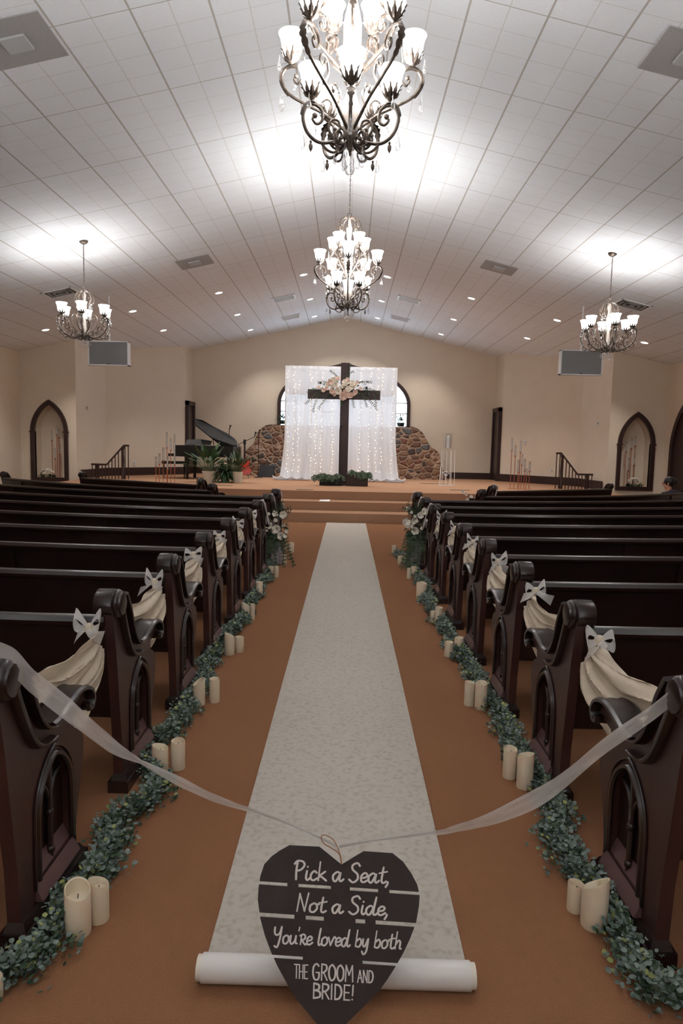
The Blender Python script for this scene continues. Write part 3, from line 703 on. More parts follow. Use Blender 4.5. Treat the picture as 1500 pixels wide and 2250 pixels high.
    D['sill'] = MB().add([T(-.03, .165, .20), T(-.03, .475, .20), T(.026, .475, .086), T(.026, .165, .086), T(-.03, .165, .086), T(-.03, .475, .086)], [(0, 1, 2, 3), (3, 2, 5, 4), (0, 3, 4), (1, 5, 2), (0, 4, 5, 1)]).mesh('sill', M['sill'], False)
    return D
PE = {1: pew_end_meshes(1), -1: pew_end_meshes(-1)}
def add_end(root, x, y, rz, sg, name='pew_end'):
    D = PE[sg]; o = place('pew_end', D['pew_end'], root, (x, y, 0), rz)
    for k in ('arch_panel', 'arch_moulding', 'scroll_head', 's_moulding', 'arm_rest', 'plinth', 'sill'): place(k, D[k], o)
ordn = ['nearest', 'second', 'third', 'fourth', 'fifth', 'sixth', 'seventh', 'eighth', 'ninth', 'tenth', 'eleventh']
A_K = [.03, .033, .036, .036, .036, .038, .044, .05, .06]
PEW_Y = [2.0+1.01*k for k in range(9)]
def row_path(k, s):
    if k < 9:
        x0 = 1.025; x1 = 8.45-.0
        xs = [x0+(7.0-x0)*i/16 for i in range(17)]
        pts = [(s*x, PEW_Y[k]+A_K[k]*(x-1.0)**2) for x in xs]
    elif k == 9:
        xs = [2.18+(6.85-2.18)*i/14 for i in range(15)]; a = .085 if s > 0 else .08
        pts = [(s*x, 11.07+a*(x-1.3)**2) for x in xs]
    else:
        m = .62 if s > 0 else .55
        xs = [2.66+(5.5-2.66)*i/6 for i in range(7)]; pts = [(s*x, 12.5+m*(x-2.66)) for x in xs]
    fr = []
    for i, p in enumerate(pts):
        q = pts[min(i+1, len(pts)-1)]; r = pts[max(i-1, 0)]; t = V((q[0]-r[0], q[1]-r[1], 0)).normalized()*s
        fr.append((p, (-t.y, t.x)))
    return fr
def make_pew(k, s):
    fr = row_path(k, s); p0 = fr[0][0]; p1 = fr[-1][0]; sd = 'left' if s < 0 else 'right'
    if k < 9: lab = 'dark mahogany pew with carved arched end, %s row %s of the aisle' % (ordn[k], sd)
    elif k == 9: lab = 'long curved dark pew set back from the aisle on the %s' % sd
    else: lab = 'short straight dark pew angled along the stage, front row on the %s' % sd
    if k == 9 and s > 0: lab = 'long curved dark pew set back right of the aisle, person at its far end'
    e = empty('church_pew', (p0[0], p0[1], 0), lab, 'pew', 'dark mahogany pews')
    ends = (fr[0], fr[-1])
    for i_, j_ in ((0, 1), (-1, -2)):
        d_ = (V((*fr[j_][0], 0))-V((*fr[i_][0], 0))).normalized()*.04; fr[i_] = ((fr[i_][0][0]+d_.x, fr[i_][0][1]+d_.y), fr[i_][1])
    MB().sweep([(.085, .40), (.50, .41), (.515, .425), (.51, .445), (.48, .45), (.085, .43)], fr).build('seat', M['woodseat'], e)
    MB().sweep([(.085, .36), (.06, .36), (-.035, .835), (-.012, .84)], fr).build('backrest', M['woodseat'], e, smooth=False)
    MB().sweep([(.008, .825), (.012, .845), (0, .866), (-.022, .872), (-.048, .866), (-.058, .845), (-.05, .825), (-.02, .82)], fr).build('top_rail', M['wood'], e)
    step = 4
    for i in range(step, len(fr)-1, step):
        (x, y), (fx, fy) = fr[i]; t = (fy, -fx)
        for nm, w_, q in (('support', .016, ((.47, 0), (.47, .4), (.1, .4), (.06, .2), (.09, 0))), ('back_batten', .02, ((.05, .38), (-.04, .82), (-.05, .82), (.035, .38)))):
            n = len(q); MB().add([(x+fx*u+t[0]*w, y+fy*u+t[1]*w, h) for w in (-w_, w_) for u, h in q], [tuple(range(n)), tuple(range(n, 2*n))[::-1]]+[(j, (j+1) % n, n+(j+1) % n, n+j) for j in range(n)]).build(nm, M['wood'], e, smooth=False)
    for end, (p, f) in enumerate(ends):
        rz = atan2(-f[0], f[1]); sg = (-s if end == 0 else s)
        add_end(e, p[0]-p0[0], p[1]-p0[1], rz, sg)
    return e
for s in (-1, 1):
    for k in range(11): make_pew(k, s)

# ================================================================== STAGE FURNISHINGS
# cobblestone half-wall
YS = 22.45
o = [(540, 1046), (541, 1020), (538, 996), (545, 985), (556, 975), (562, 960), (567, 948), (578, 938), (592, 933), (628, 934), (700, 936), (800, 938), (872, 938), (900, 937), (915, 941), (928, 951), (937, 966), (947, 982), (958, 990), (966, 1000), (968, 1020), (976, 1036), (979, 1050)]
P = [PY(x, y, YS) for x, y in o]; P[0].z = PH; P[-1].z = PH
P = [P[0]]+catmull(P[1:-1], 3)+[P[-1]]
sw = MB().prism([V((p.x, YS, p.z)) for p in P], (0, 0, 0), (0, .7, 0)).build('stone_half_wall', M['stone'], origin=(CX, YS, PH), smooth=False)
tag(sw, 'low curved wall of rounded river stones behind the white backdrop', 'stone wall')
# backdrop
YC = 20.45
a, b_ = PY(628, 806, YC), PY(872, 811, YC); zt = (a.z+b_.z)/2; x0, x1 = a.x, b_.x
e = empty('fabric_backdrop', ((x0+x1)/2, YC, PH), 'tall white sheer curtain backdrop hung on a pole behind the cross', 'backdrop')
b = MB(); b.tube([(x0-.02, YC, zt), (x1+.02, YC, zt)], .02, 8)
for x in (x0, x1): b.tube([(x, YC+.02, PH), (x, YC+.02, zt)], .018, 8)
for x in (x0, x1): b.box((x-.2, YC-.15, PH), (x+.2, YC+.2, PH+.012))
b.build('pipe_stand', M['white'], e)
def cur(u, v, amp=.05, off=0., fl=.22, zb=PH+.02, ztop=None):
    ztop = ztop or zt+.025; fla = fl*max(0, v-.45)**2*3.2*(u-.5)*2
    w = x0+(x1-x0)*u
    return V((w+fla*.75, YC+off-.03+amp*(.35+.65*v)*(sin(u*58+sin(u*9)*2)+.5*sin(u*131+1)+.3*sin(u*23+v*2)), ztop+(zb-ztop)*v))
MB().grid(lambda u, v: cur(u, v), 240, 24).build('curtain_panel', M['backdrop'], e, recalc=False, smooth='all')
zv = PY(750, 872, YC).z
MB().grid(lambda u, v: cur(u, v*.35, .045, -.05, .0, ztop=zt+.03)if 0 else V((x0-.01+(x1-x0+.02)*u, YC-.09+.02*sin(u*70+sin(u*8)*2)-.01*v, zt+.03+(zv-zt)*v)), 200, 6).build('valance', M['backdrop'], e, recalc=False, smooth='all')
b = MB()
for sd in (-1, 1):
    xe = x0 if sd < 0 else x1
    def pud(u, v, sd=sd, xe=xe):
        X = xe+sd*(.32-u*1.1); Y = YC-.05-.3*sin(pi*v)**.8-(.05*sin(u*30)); return V((X, Y if v > .5 else Y, PH+.015+.09*sin(pi*v)*(1+.5*sin(u*23+v*5))*(1-u*.5)))
    b.grid(pud, 40, 8)
b.build('pooled_hem', M['backdrop'], e, recalc=False, smooth='all')
# fairy lights hang down the front of the cloth
sl = empty('fairy_light_curtain', ((x0+x1)/2, YC-.12, zt), 'curtain of warm fairy light strands hanging over the white backdrop', 'fairy lights')
MB().tube([(x0+.03, YC-.13, zt+.0), (x1-.03, YC-.13, zt+.0)], .004, 4).build('lead_wire', M['white'], sl)
rq = random.Random(3)
for px in (633, 657, 683, 707, 731, 791, 812, 838, 862, 647, 694, 828):
    x = PY(px, 900, YC).x; P = []; z = zt-.03; k = 0
    while z > PH+.25:
        P.append(V((x+rq.uniform(-.035, .035), YC-.145+rq.uniform(-.01, .01), z))); z -= rq.uniform(.08, .15)
    st = MB().tube(P, .002, 4).build('light_strand', M['white'], sl)
    b = MB()
    for p in P:
        if rq.random() < .85: b.ball(p, rq.choice([.007, .009, .011]), 6, 4)
    b.build('bulb', M['fairy'], st)

# cross with flowers
YX = 18.4
tp = PY(757, 797, YX).z; xc = PY(756, 930, YX).x; al = PY(676, 866, YX); ar = PY(835, 868, YX)
hw = .118
e = empty('wooden_cross', (xc, YX, PH), 'tall dark wooden cross standing on the stage before the white backdrop', 'cross')
MB().box((xc-hw, YX, PH+.02), (xc+hw, YX+.09, tp)).build('upright', M['trimwood'], e, smooth=False, bevel=.006)
zc = (al.z+ar.z)/2
MB().box((al.x, YX-.05, zc-.13), (ar.x, YX+.0, zc+.12)).build('crossbar', M['trimwood'], e, smooth=False, bevel=.006)
MB().box((xc-.25, YX-.2, PH), (xc+.25, YX+.3, PH+.04)).build('base', M['trimwood'], e, smooth=False)
def leafm(b, p, d, L, w, up=V((0, 0, 1))):
    d = V(d).normalized(); s = d.cross(up)
    if s.length < .05: s = d.orthogonal()
    s.normalize(); n = s.cross(d)
    b.add([p, p+d*L*.35+s*w*.5+n*L*.05, p+d*L*.75+s*w*.4, p+d*L, p+d*L*.75-s*w*.4, p+d*L*.35-s*w*.5+n*L*.05], [(0, 1, 2, 3), (0, 3, 4, 5)])
def rose(b, c, r, rg, ax=None):
    ax = V(ax or (rg.uniform(-.5, .5), -1, rg.uniform(-.2, .7))).normalized(); q = V((0, 0, 1)).rotation_difference(ax)
    for ring, (n, rr, op) in enumerate(((4, .35, .2), (5, .65, .55), (6, 1.0, 1.0))):
        for k in range(n):
            a = 2*pi*(k+.4*ring)/n+rg.uniform(-.2, .2)
            vs = []
            for i in range(4):
                t = i/3; rad = r*rr*(.25+.75*sin(t*pi*.55)); z = r*(.85*t*(1.15-op*.45)); 
                for j in (-1, -.4, .4, 1):
                    aa = a+j*.62*(.5+.5*sin(pi*min(1, t+.2))); vs.append(q @ V((rad*cos(aa), rad*sin(aa), z-(.12*r*abs(j) if i == 3 else 0)))+V(c))
            b.add(vs, [(i*4+j, i*4+j+1, (i+1)*4+j+1, (i+1)*4+j) for i in range(3) for j in range(3)])
def spray(b, st, p0, d, L, rg, n=9, lw=.03, ll=.06, droop=.6):
    P = [V(p0)]; d = V(d).normalized()
    for i in range(n): d = (d+V((rg.uniform(-.12, .12), rg.uniform(-.12, .12), -droop/n+rg.uniform(-.08, .08)))).normalized(); P.append(P[-1]+d*L/n)
    st.tube(P, .004, 4)
    for i, p in enumerate(P[1:]):
        for s in (-1, 1):
            side = d.cross(V((0, -1, 0)))
            if side.length < .1: side = V((1, 0, 0))
            leafm(b, p, d*.5+side.normalized()*s*.8+V((0, rg.uniform(-.5, .2), rg.uniform(-.2, .2))), ll*rg.uniform(.7, 1.2), lw, V((rg.uniform(-.3, .3), -1, .3)))
rg = random.Random(11)
fx = PY(752, 853, YX-.15)
fl = empty('floral_swag', (fx.x, YX-.1, zc), 'swag of blush and ivory roses with trailing greenery fixed at the centre of the cross', 'flowers')
lb, stb = MB(), MB()
rs = [(-.62, -.0, .055), (-.50, -.06, .06), (-.42, -.03, .06), (-.33, .14, .09), (-.24, .20, .10), (-.18, .07, .12), (-.28, -.09, .08), (-.10, -.08, .1), (.02, .05, .07), (.0, -.20, .12), (.08, .13, .1), (.17, -.03, .1), (.20, -.20, .1), (.26, .12, .09), (.32, .05, .1), (.35, -.1, .07), (.30, -.17, .06), (.47, -.02, .055), (-.12, .24, .07), (-.4, .08, .07), (.14, .22, .06), (.08, -.1, .07), (-.2, -.16, .06), (.4, .16, .05)]
for i, (dx, dz, r) in enumerate(rs):
    b = MB(); rose(b, (fx.x+dx, YX-.13-rg.uniform(0, .05), fx.z+dz), r, rg)
    b.build('rose', M['rosepink'] if (i % 3 == 0 or r < .062) else M['rose'], fl, recalc=False, smooth='all')
for dx, dz, d, L, n in [(-.5, -.05, (-1, -.1, -.35), .6, 12), (-.55, .0, (-1, -.1, .1), .4, 9), (-.6, -.1, (-.5, -.1, -1), .55, 12), (.5, 0, (1, -.1, .25), .5, 10), (.4, -.1, (1, -.1, -.4), .7, 13), (.3, .1, (1, -.1, .4), .5, 10), (.5, -.1, (.6, -.1, -1), .4, 9), (.8, -.1, (.6, 0, -1), .35, 8), (-.1, .2, (-.3, -.1, 1), .35, 8), (.15, .25, (.2, -.1, 1), .4, 9), (.05, .25, (.5, -.1, 1), .3, 8), (0, -.2, (.0, -.2, -1), .25, 6), (.25, -.2, (.3, -.2, -1), .3, 6), (-.3, -.15, (-.8, -.1, -.6), .5, 10), (-.3, .1, (-1, 0, .6), .35, 8)]:
    spray(lb, stb, (fx.x+dx, YX-.1, fx.z+dz), d, L, rg, n, .018, .05, .7)
for i in range(150): leafm(lb, V((fx.x+rg.uniform(-.6, .7), YX-.1+rg.uniform(-.03, .03), fx.z+rg.uniform(-.16, .16))), (rg.uniform(-1, 1), -.3, rg.uniform(-1, 1)), .09, .04)
lb.build('foliage', M['leafdark'], fl, recalc=False, smooth=False); stb.build('stem', M['stem'], fl)
# planter boxes at the foot of the cross
def planter(xa, xb, y0, y1, z1, label, mt):
    c = ((xa+xb)/2, (y0+y1)/2, PH); e = empty('planter_box', c, label, 'planter')
    MB().box((xa, y0, PH), (xb, y1, z1)).build('box', mt, e, smooth=False, bevel=.008); return e
p0, p1 = PY(760, 1064, 18.1), PY(808, 1041, 18.1)
e = planter(p0.x, p1.x, 17.9, 18.15, PH+.33, 'dark wooden box with ivy spilling off its right end, right foot of the cross', M['trimwood'])
lb, stb = MB(), MB(); r2 = random.Random(5)
for i in range(22): spray(lb, stb, (p1.x+r2.uniform(-.45, .02), 17.95+r2.uniform(-.06, .1), PH+.33), (r2.uniform(-.2, .9), -.4, .6), r2.uniform(.2, .42), r2, 8, .03, .05, 2.2)
lb.build('foliage', M['leafdark'], e, recalc=False, smooth=False); stb.build('stem', M['stem'], e)
p0, p1 = PY(702, 1064, 18.1), PY(752, 1041, 18.1)
e = planter(p0.x, p1.x, 17.9, 18.15, PH+.26, 'black box buried in bushy greenery, left foot of the cross', M['blackmatt'])
lb, stb = MB(), MB()
for i in range(60): spray(lb, stb, (r2.uniform(p0.x-.03, p1.x-.05), 17.95+r2.uniform(-.1, .1), PH+.22), (r2.uniform(-.9, .6), -.5, .9), r2.uniform(.15, .4), r2, 8, .035, .055, 2.2)
lb.build('foliage', M['leafdark'], e, recalc=False, smooth=False); stb.build('stem', M['stem'], e)

# piano
YP = 19.4
g = lambda x, y, Y=YP: PY(x, y, Y)
e = empty('grand_piano', (g(452, 1050).x, YP+.5, PH), 'black grand piano with its lid raised, on the left of the stage', 'piano')
zt_, zb_ = g(400, 978).z, g(400, 1003).z; xl, xr = g(384, 980).x, g(522, 980).x
outl = [(xl, 0), (xl+1.35, 0), (xr-.15, .12), (xr, .45), (xr-.02, .8), (xr-.35, 1.15), (xl+.9, 1.25), (xl, 1.3)]
MB().prism([(x, YP+d, zb_) for x, d in outl], (0, 0, 0), (0, 0, zt_-zb_)).build('case', M['black'], e, smooth=False, bevel=.012)
b = MB()
for x, yy in ((xl+.32, YP+.12), (xr-.35, YP+.7), (xl+.32, YP+1.1)):
    l = MB().lathe([(.035, PH), (.05, PH+.05), (.04, PH+.1), (.075, zb_-.12), (.085, zb_)], (x, yy, 0), 8); l.v = l.v; l.build('leg', M['black'], e)
lidn = [g(521, 981, YP+.05), g(487, 981, YP+.05), g(460, 960, YP+.05), g(430, 936, YP+.05)]
lidf = [g(427, 922, YP+1.0), g(445, 926, YP+1.0), g(470, 940, YP+1.0), g(500, 955, YP+1.0), g(515, 966, YP+1.0), g(521, 974, YP+.9)]
MB().prism(lidn+lidf, (0, 0, 0), (0, .0, .035)).build('lid', M['lid'], e, smooth=False)
MB().prism([g(407, 977, YP+.1), g(462, 978, YP+.1), g(465, 969, YP+.2), g(440, 965, YP+.25), g(410, 966, YP+.25)], (0, 0, 0), (0, .05, .0)).build('music_desk', M['blackmatt'], e, smooth=False)
MB().tube([g(470, 978, YP+.6), g(465, 955, YP+.6)], .012).build('lid_prop', M['black'], e)
b = MB(); kb = zb_+.08
b.box((xl-.22, YP+.1, zb_), (xl+.02, YP+1.2, kb)); b.build('key_bed', M['black'], e, smooth=False, bevel=.005)
MB().box((xl-.16, YP+.16, kb), (xl+.0, YP+1.14, kb+.012)).build('keyboard', M['white'], e, smooth=False)
xp = xl+.9
b = MB(); b.tube([(xp, YP+.5, zb_), (xp, YP+.5, PH+.15)], .02); b.tube([(xp+.1, YP+.5, zb_), (xp+.1, YP+.5, PH+.15)], .02); b.box((xp-.06, YP+.4, PH+.08), (xp+.16, YP+.6, PH+.16)); b.build('pedal_lyre', M['black'], e, smooth=False)
e = empty('piano_bench', (xl-.1, YP+.55, PH), 'black piano bench under the keyboard end of the grand piano', 'bench')
MB().box((xl-.45, YP+.25, PH+.42), (xl+.25, YP+.75, PH+.5)).build('seat', M['black'], e, smooth=False, bevel=.01)
for x in (xl-.4, xl+.2):
    for y in (YP+.3, YP+.7): MB().tube([(x, y, PH), (x, y, PH+.43)], [.018, .028], 6).build('leg', M['black'], e)

# potted plants
def pot_plant(px, py, Y, rp, hp, n, L, label, mt, lwid, seed, droop, nm='potted_fern'):
    c = PY(px, py, Y); c = V((c.x, Y, PH)); e = empty(nm, c, label, 'potted plant')
    MB().lathe([(rp*.72, PH), (rp*.8, PH+hp*.1), (rp, PH+hp*.92), (rp*1.06, PH+hp), (rp*.92, PH+hp), (rp*.9, PH+hp*.9)], (c.x, c.y, 0), 20).build('pot', M['pot'], e)
    rr = random.Random(seed); b = MB(); st = MB()
    for i in range(n):
        a = rr.uniform(0, 2*pi); el = rr.uniform(.25 if nm == 'potted_fern' else .65, 1.45); d = V((cos(a)*cos(el), sin(a)*cos(el), sin(el))); P = [c+V((0, 0, hp))+V((cos(a), sin(a), 0))*rr.uniform(0, rp*.6)]; LL = L*rr.uniform(.6, 1.15)
        for k in range(7): d = (d+V((0, 0, -droop/7))).normalized(); P.append(P[-1]+d*LL/7)
        if lwid > .05:
            st.tube(P[:6], .005, 4); leafm(b, P[4], P[6]-P[4], LL*.55, lwid)
        else:
            s = d.cross(V((0, 0, 1))).normalized() if abs(d.z) < .98 else V((1, 0, 0))
            w = [lwid*sin(pi*min(.97, .12+k/7*.85)) for k in range(8)]
            vs = [p+s*x for p, x in zip(P, w)]+[p-s*x for p, x in zip(P, w)]; b.add(vs, [(k, k+1, 8+k+1, 8+k) for k in range(7)])
    b.build('foliage', mt, e, recalc=False, smooth=False)
    if st.v: st.build('stem', M['stem'], e)
pot_plant(458, 1057, 18.2, .17, .3, 46, .72, 'broad-leaved peace lily in a cream ribbed pot, left of the plants by the piano', M['fern'], .12, 21, .9, 'potted_peace_lily')
pot_plant(494, 1058, 18.5, .14, .2, 170, .58, 'bushy arching fern hiding its pot, between the two white-potted plants', M['fern'], .022, 22, 1.9)
pot_plant(522, 1057, 18.2, .14, .3, 70, .5, 'tall leafy green plant in a cream pot, right of the plants by the piano', M['leafdark'], .07, 23, 1.0, 'potted_umbrella_plant')
# ledge plants on the stone wall
for px, lab in ((620, 'small dark potted plant on the stone wall at the left window edge'), (880, 'small dark potted plant on the stone wall at the right window edge')):
    c = PY(px, 936, YS+.3); zz = 2.27; zz += .05; e = empty('ledge_plant', (c.x, YS+.3, zz), lab, 'potted plant', 'plants on the stone wall')
    MB().lathe([(.1, zz-.02), (.13, zz+.1), (.12, zz+.1)], (c.x, YS+.3, 0), 12).build('pot', M['blackmatt'], e)
    b = MB(); rr = random.Random(px)
    for i in range(90):
        d = V((rr.uniform(-1, 1), rr.uniform(-1, .4), rr.uniform(-.6, 1))); leafm(b, V((c.x, YS+.25, zz+.12))+d*rr.uniform(.03, .2), d, .1, .03)
    b.build('foliage', M['fern'], e, recalc=False, smooth=False)
# microphones
def mic_stand(px, top, base, Y, label, boom=None):
    c = PY(px, base, Y); t = PY(px, top, Y); e = empty('microphone_stand', (c.x, Y, PH), label, 'microphone stand')
    MB().lathe([(.14, PH), (.14, PH+.015), (.03, PH+.03), (.02, PH+.04)], (c.x, Y, 0), 16).build('base', M['blackmatt'], e)
    MB().tube([(c.x, Y, PH+.02), (c.x, Y, t.z)], .012, 8).build('pole', M['blackmatt'], e)
    q = V((c.x, Y, t.z))
    if boom:
        b2 = PY(boom[0], boom[1], Y); b2.y = Y; MB().tube([q+(q-b2)*.25, b2], .009, 8).build('boom_arm', M['blackmatt'], e); q = b2
    b = MB().tube([q, q+V((.03, -.02, .1))], [.012, .018], 8); b.ball(q+V((.04, -.03, .13)), .032, 10, 7); b.build('microphone', M['blackmatt'], e)
mic_stand(524, 976, 1046, 20.9, 'black microphone stand with boom arm between piano and stone wall', (559, 960))
mic_stand(567, 955, 1047, 21.3, 'straight black microphone stand before the left of the stone wall')
mic_stand(503, 945, 1035, 21.0, 'black microphone stand rising behind the piano lid')
mic_stand(744, 945, 1060, 18.2, 'thin black microphone stand leaning beside the foot of the cross')
# guitar on a stand
c = PY(536, 1045, 20.7); e = empty('guitar', (c.x, 20.7, PH), 'red guitar standing behind the green plants', 'guitar')
b = MB(); o = catmull([(0, .0), (.17, .04), (.19, .17), (.12, .27), (.14, .38), (.08, .46), (0, .48), (-.08, .46), (-.14, .38), (-.12, .27), (-.19, .17), (-.17, .04)] and [(0, .0, 0), (.17, .04, 0), (.19, .17, 0), (.12, .27, 0), (.14, .38, 0), (.08, .46, 0), (0, .48, 0), (-.08, .46, 0), (-.14, .38, 0), (-.12, .27, 0), (-.19, .17, 0), (-.17, .04, 0)], 4, True)
b.prism([(c.x+p.x, 20.7+p.y*.2, PH+.1+p.y) for p in o], (0, 0, 0), (0, .09, 0)); b.build('body', M['red'], e, smooth=False)
MB().box((c.x-.025, 20.76, PH+.5), (c.x+.025, 20.8, PH+1.02)).build('neck', M['trimwood'], e, smooth=False)
MB().box((c.x-.04, 20.76, PH+1.02), (c.x+.04, 20.8, PH+1.17)).build('headstock', M['blackmatt'], e, smooth=False, bevel=.01)
MB().tube([(c.x-.15, 20.62, PH), (c.x, 20.9, PH+.45), (c.x+.15, 20.62, PH)], .01).build('stand', M['blackmatt'], e)
c = PY(586, 1046, 21.8); e = empty('stage_monitor', (c.x, 21.8, PH), 'black wedge stage speaker against the left of the stone wall', 'speaker')
MB().prism([(c.x-.25, 21.6, PH), (c.x+.25, 21.6, PH), (c.x+.22, 21.75, PH+.36), (c.x-.22, 21.75, PH+.4)], (0, 0, 0), (0, .25, 0)).build('cabinet', M['blackmatt'], e, smooth=False, bevel=.015)
MB().tube([(c.x-.05, 21.8, PH+.36), (c.x-.02, 21.82, PH+.52), (c.x+.05, 21.8, PH+.36)], .02).build('handle', M['blackmatt'], e)

# tall candle stands
def candle_stand(px, ytop, yj, Y, base_z, label, group, ybase=None, tube=.026, col=None):
    t = PY(px, ytop, Y); j = PY(px, yj, Y); x = j.x; e = empty('candle_stand', (x, Y, base_z), label, 'candle stand', group)
    MB().lathe([(.055, base_z), (.055, base_z+.006), (.006, base_z+.012)], (x, Y, 0), 12).build('base', M['copper'], e)
    MB().tube([(x, Y, base_z+.01), (x, Y, j.z)], .009, 6).build('rod', M['copper'], e)
    MB().lathe([(.008, j.z-.03), (.03, j.z), (.03, j.z+.008)], (x, Y, 0), 10).build('cup', M['copper'], e)
    MB().lathe([(tube, j.z+.008), (tube, t.z), (tube-.003, t.z), (tube-.003, j.z+.008)], (x, Y, 0), 14, cap=False).build('glass_tube', M['glass'], e)
    MB().tube([(x, Y, j.z+.008), (x, Y, j.z+.008+(t.z-j.z)*.72)], .011, 8).build('taper_candle', M['white'], e)
o_ = ['first', 'second', 'third', 'fourth', 'fifth', 'sixth', 'seventh', 'eighth']
for i, (px, a, b_, Y) in enumerate([(342.5, 1003, 1026, 17.2), (350, 996, 1020, 17.5), (358.5, 983, 1012, 17.25), (366.5, 949, 984, 17.5), (375, 963, 990, 17.3), (383.5, 954, 1022, 17.6), (368, 1001, 1031, 17.15)]):
    candle_stand(px, a, b_, Y, PH, 'copper candle stand with glass tube by the piano, %s' % ('leftmost' if i == 0 else 'short front one' if i == 6 else ['', 'second from left', 'third from left', 'tallest', 'third from right', 'rightmost'][i]), 'copper candle stands left of the stage')
for i, (px, a, b_, Y) in enumerate([(1124, 962, 990, 18.2), (1131.5, 978, 1002, 18.4), (1143, 968, 994, 18.6), (1146, 997, 1022, 18.2), (1152, 1008, 1035, 18.4), (1138, 1010, 1038, 18.1), (1163, 1014, 1036, 18.3), (1156, 1030, 1044, 18.1)]):
    candle_stand(px, a, b_, Y, PH, 'copper candle stand with glass tube, right of the stage, %s' % (['tallest at the left end', 'second from left', 'second tallest', 'middle one', 'third from right', 'short one among the tall', 'rightmost', 'shortest front one'][i]), 'copper candle stands right of the stage')
for i, (px, a, b_) in enumerate([(114, 945, 968), (124.5, 936, 955), (129, 942, 961), (121, 985, 1008), (132, 978, 998)]):
    candle_stand(px, a, b_, YN+.16+.05*(i % 3), NL[2], 'copper candle stand inside the left wall niche, %s' % ['leftmost', 'tallest', 'second from right', 'short front one', 'rightmost'][i], 'copper candle stands in the left niche', tube=.02)
for i, (px, a, b_) in enumerate([(1375, 970, 993), (1387, 962, 985), (1395, 958, 980), (1380, 1005, 1034), (1393, 1000, 1022)]):
    candle_stand(px, a, b_, YN+.16+.05*(i % 3), NR[2], 'copper candle stand inside the right wall niche, %s' % ['leftmost', 'middle one', 'tallest', 'short front one', 'rightmost'][i], 'copper candle stands in the right niche', tube=.02)
def niche_flowers(px, py, zb, label, seed):
    Y = YN+.1; c = PY(px, py, Y); rr = random.Random(seed)
    e = empty('flower_arrangement', (c.x, Y, zb), label, 'flowers', 'flower arrangements in the wall niches')
    MB().lathe([(.08, zb), (.1, zb+.06), (.09, zb+.06)], (c.x, Y, 0), 12).build('bowl', M['pot'], e)
    for i in range(26):
        a = rr.uniform(0, 2*pi); q = rr.uniform(0, 1)**.5; b = MB(); rose(b, (c.x+.17*q*cos(a), Y-.03+.06*q*sin(a), zb+.08+.14*(1-q*q*.7)*rr.uniform(.6, 1)), .042, rr, (cos(a)*q, -.6, .8)); b.build('rose', M['rose'], e, recalc=False, smooth='all')
    b = MB()
    for i in range(70):
        a = rr.uniform(0, 2*pi); leafm(b, V((c.x+rr.uniform(-.2, .2), Y-.03, zb+.05)), (rr.uniform(-1, 1), -.4, rr.uniform(-.7, .3)), .13, .035)
    b.build('foliage', M['leafdark'], e, recalc=False, smooth=False)
niche_flowers(105, 1045, NL[2], 'white flower arrangement at the foot of the left wall niche', 31)
niche_flowers(1392, 1066, NR[2], 'white flower arrangement at the foot of the right wall niche', 32)

# wire lantern stand
YLn = 19.2; cxn = PY(983, 1000, YLn).x
e = empty('wire_lantern_stand', (cxn, YLn, PH), 'tall white wire stand holding a glass hurricane and pillar candle, right of the backdrop', 'lantern stand')
zsh = PY(983, 985, YLn).z; ztp = PY(983, 953, YLn).z
b = MB()
for dx, dy, zz in ((-.22, -.12, .5), (-.12, .1, .95), (-.18, 0, .95), (.2, -.12, .95), (.14, .1, .95), (.08, -.1, .95), (-.06, -.12, .3), (.0, .12, .95)):
    b.tube([(cxn+dx, YLn+dy, PH), (cxn+dx*.9, YLn+dy, PH+(zsh-PH)*zz)], .007, 5)
b.tube([(cxn-.22, YLn-.12, PH+.01), (cxn+.2, YLn-.12, PH+.01), (cxn+.14, YLn+.12, PH+.01), (cxn-.12, YLn+.12, PH+.01), (cxn-.22, YLn-.12, PH+.01)], .006, 5)
b.build('wire_frame', M['white'], e)
b = MB()
for s in (-1, 1):
    P = [V((cxn-.05+s*(.1-.07*t/10)*cos(t*.55), YLn-.12, PH+.32+(.1-.07*t/10)*sin(t*.55))) for t in range(20)]; b.tube(P, .006, 5)
b.build('scrollwork', M['white'], e)
MB().lathe([(.2, zsh), (.2, zsh+.012), (.02, zsh+.012)], (cxn, YLn, 0), 20).build('tray', M['glass'], e)
MB().lathe([(.11, zsh+.012), (.12, ztp), (.115, ztp), (.105, zsh+.012)], (cxn, YLn, 0), 20, cap=False).build('glass_hurricane', M['glass'], e)
MB().lathe([(.04, zsh+.013), (.04, ztp-.04)], (cxn, YLn, 0), 14).build('pillar_candle', M['white'], e)

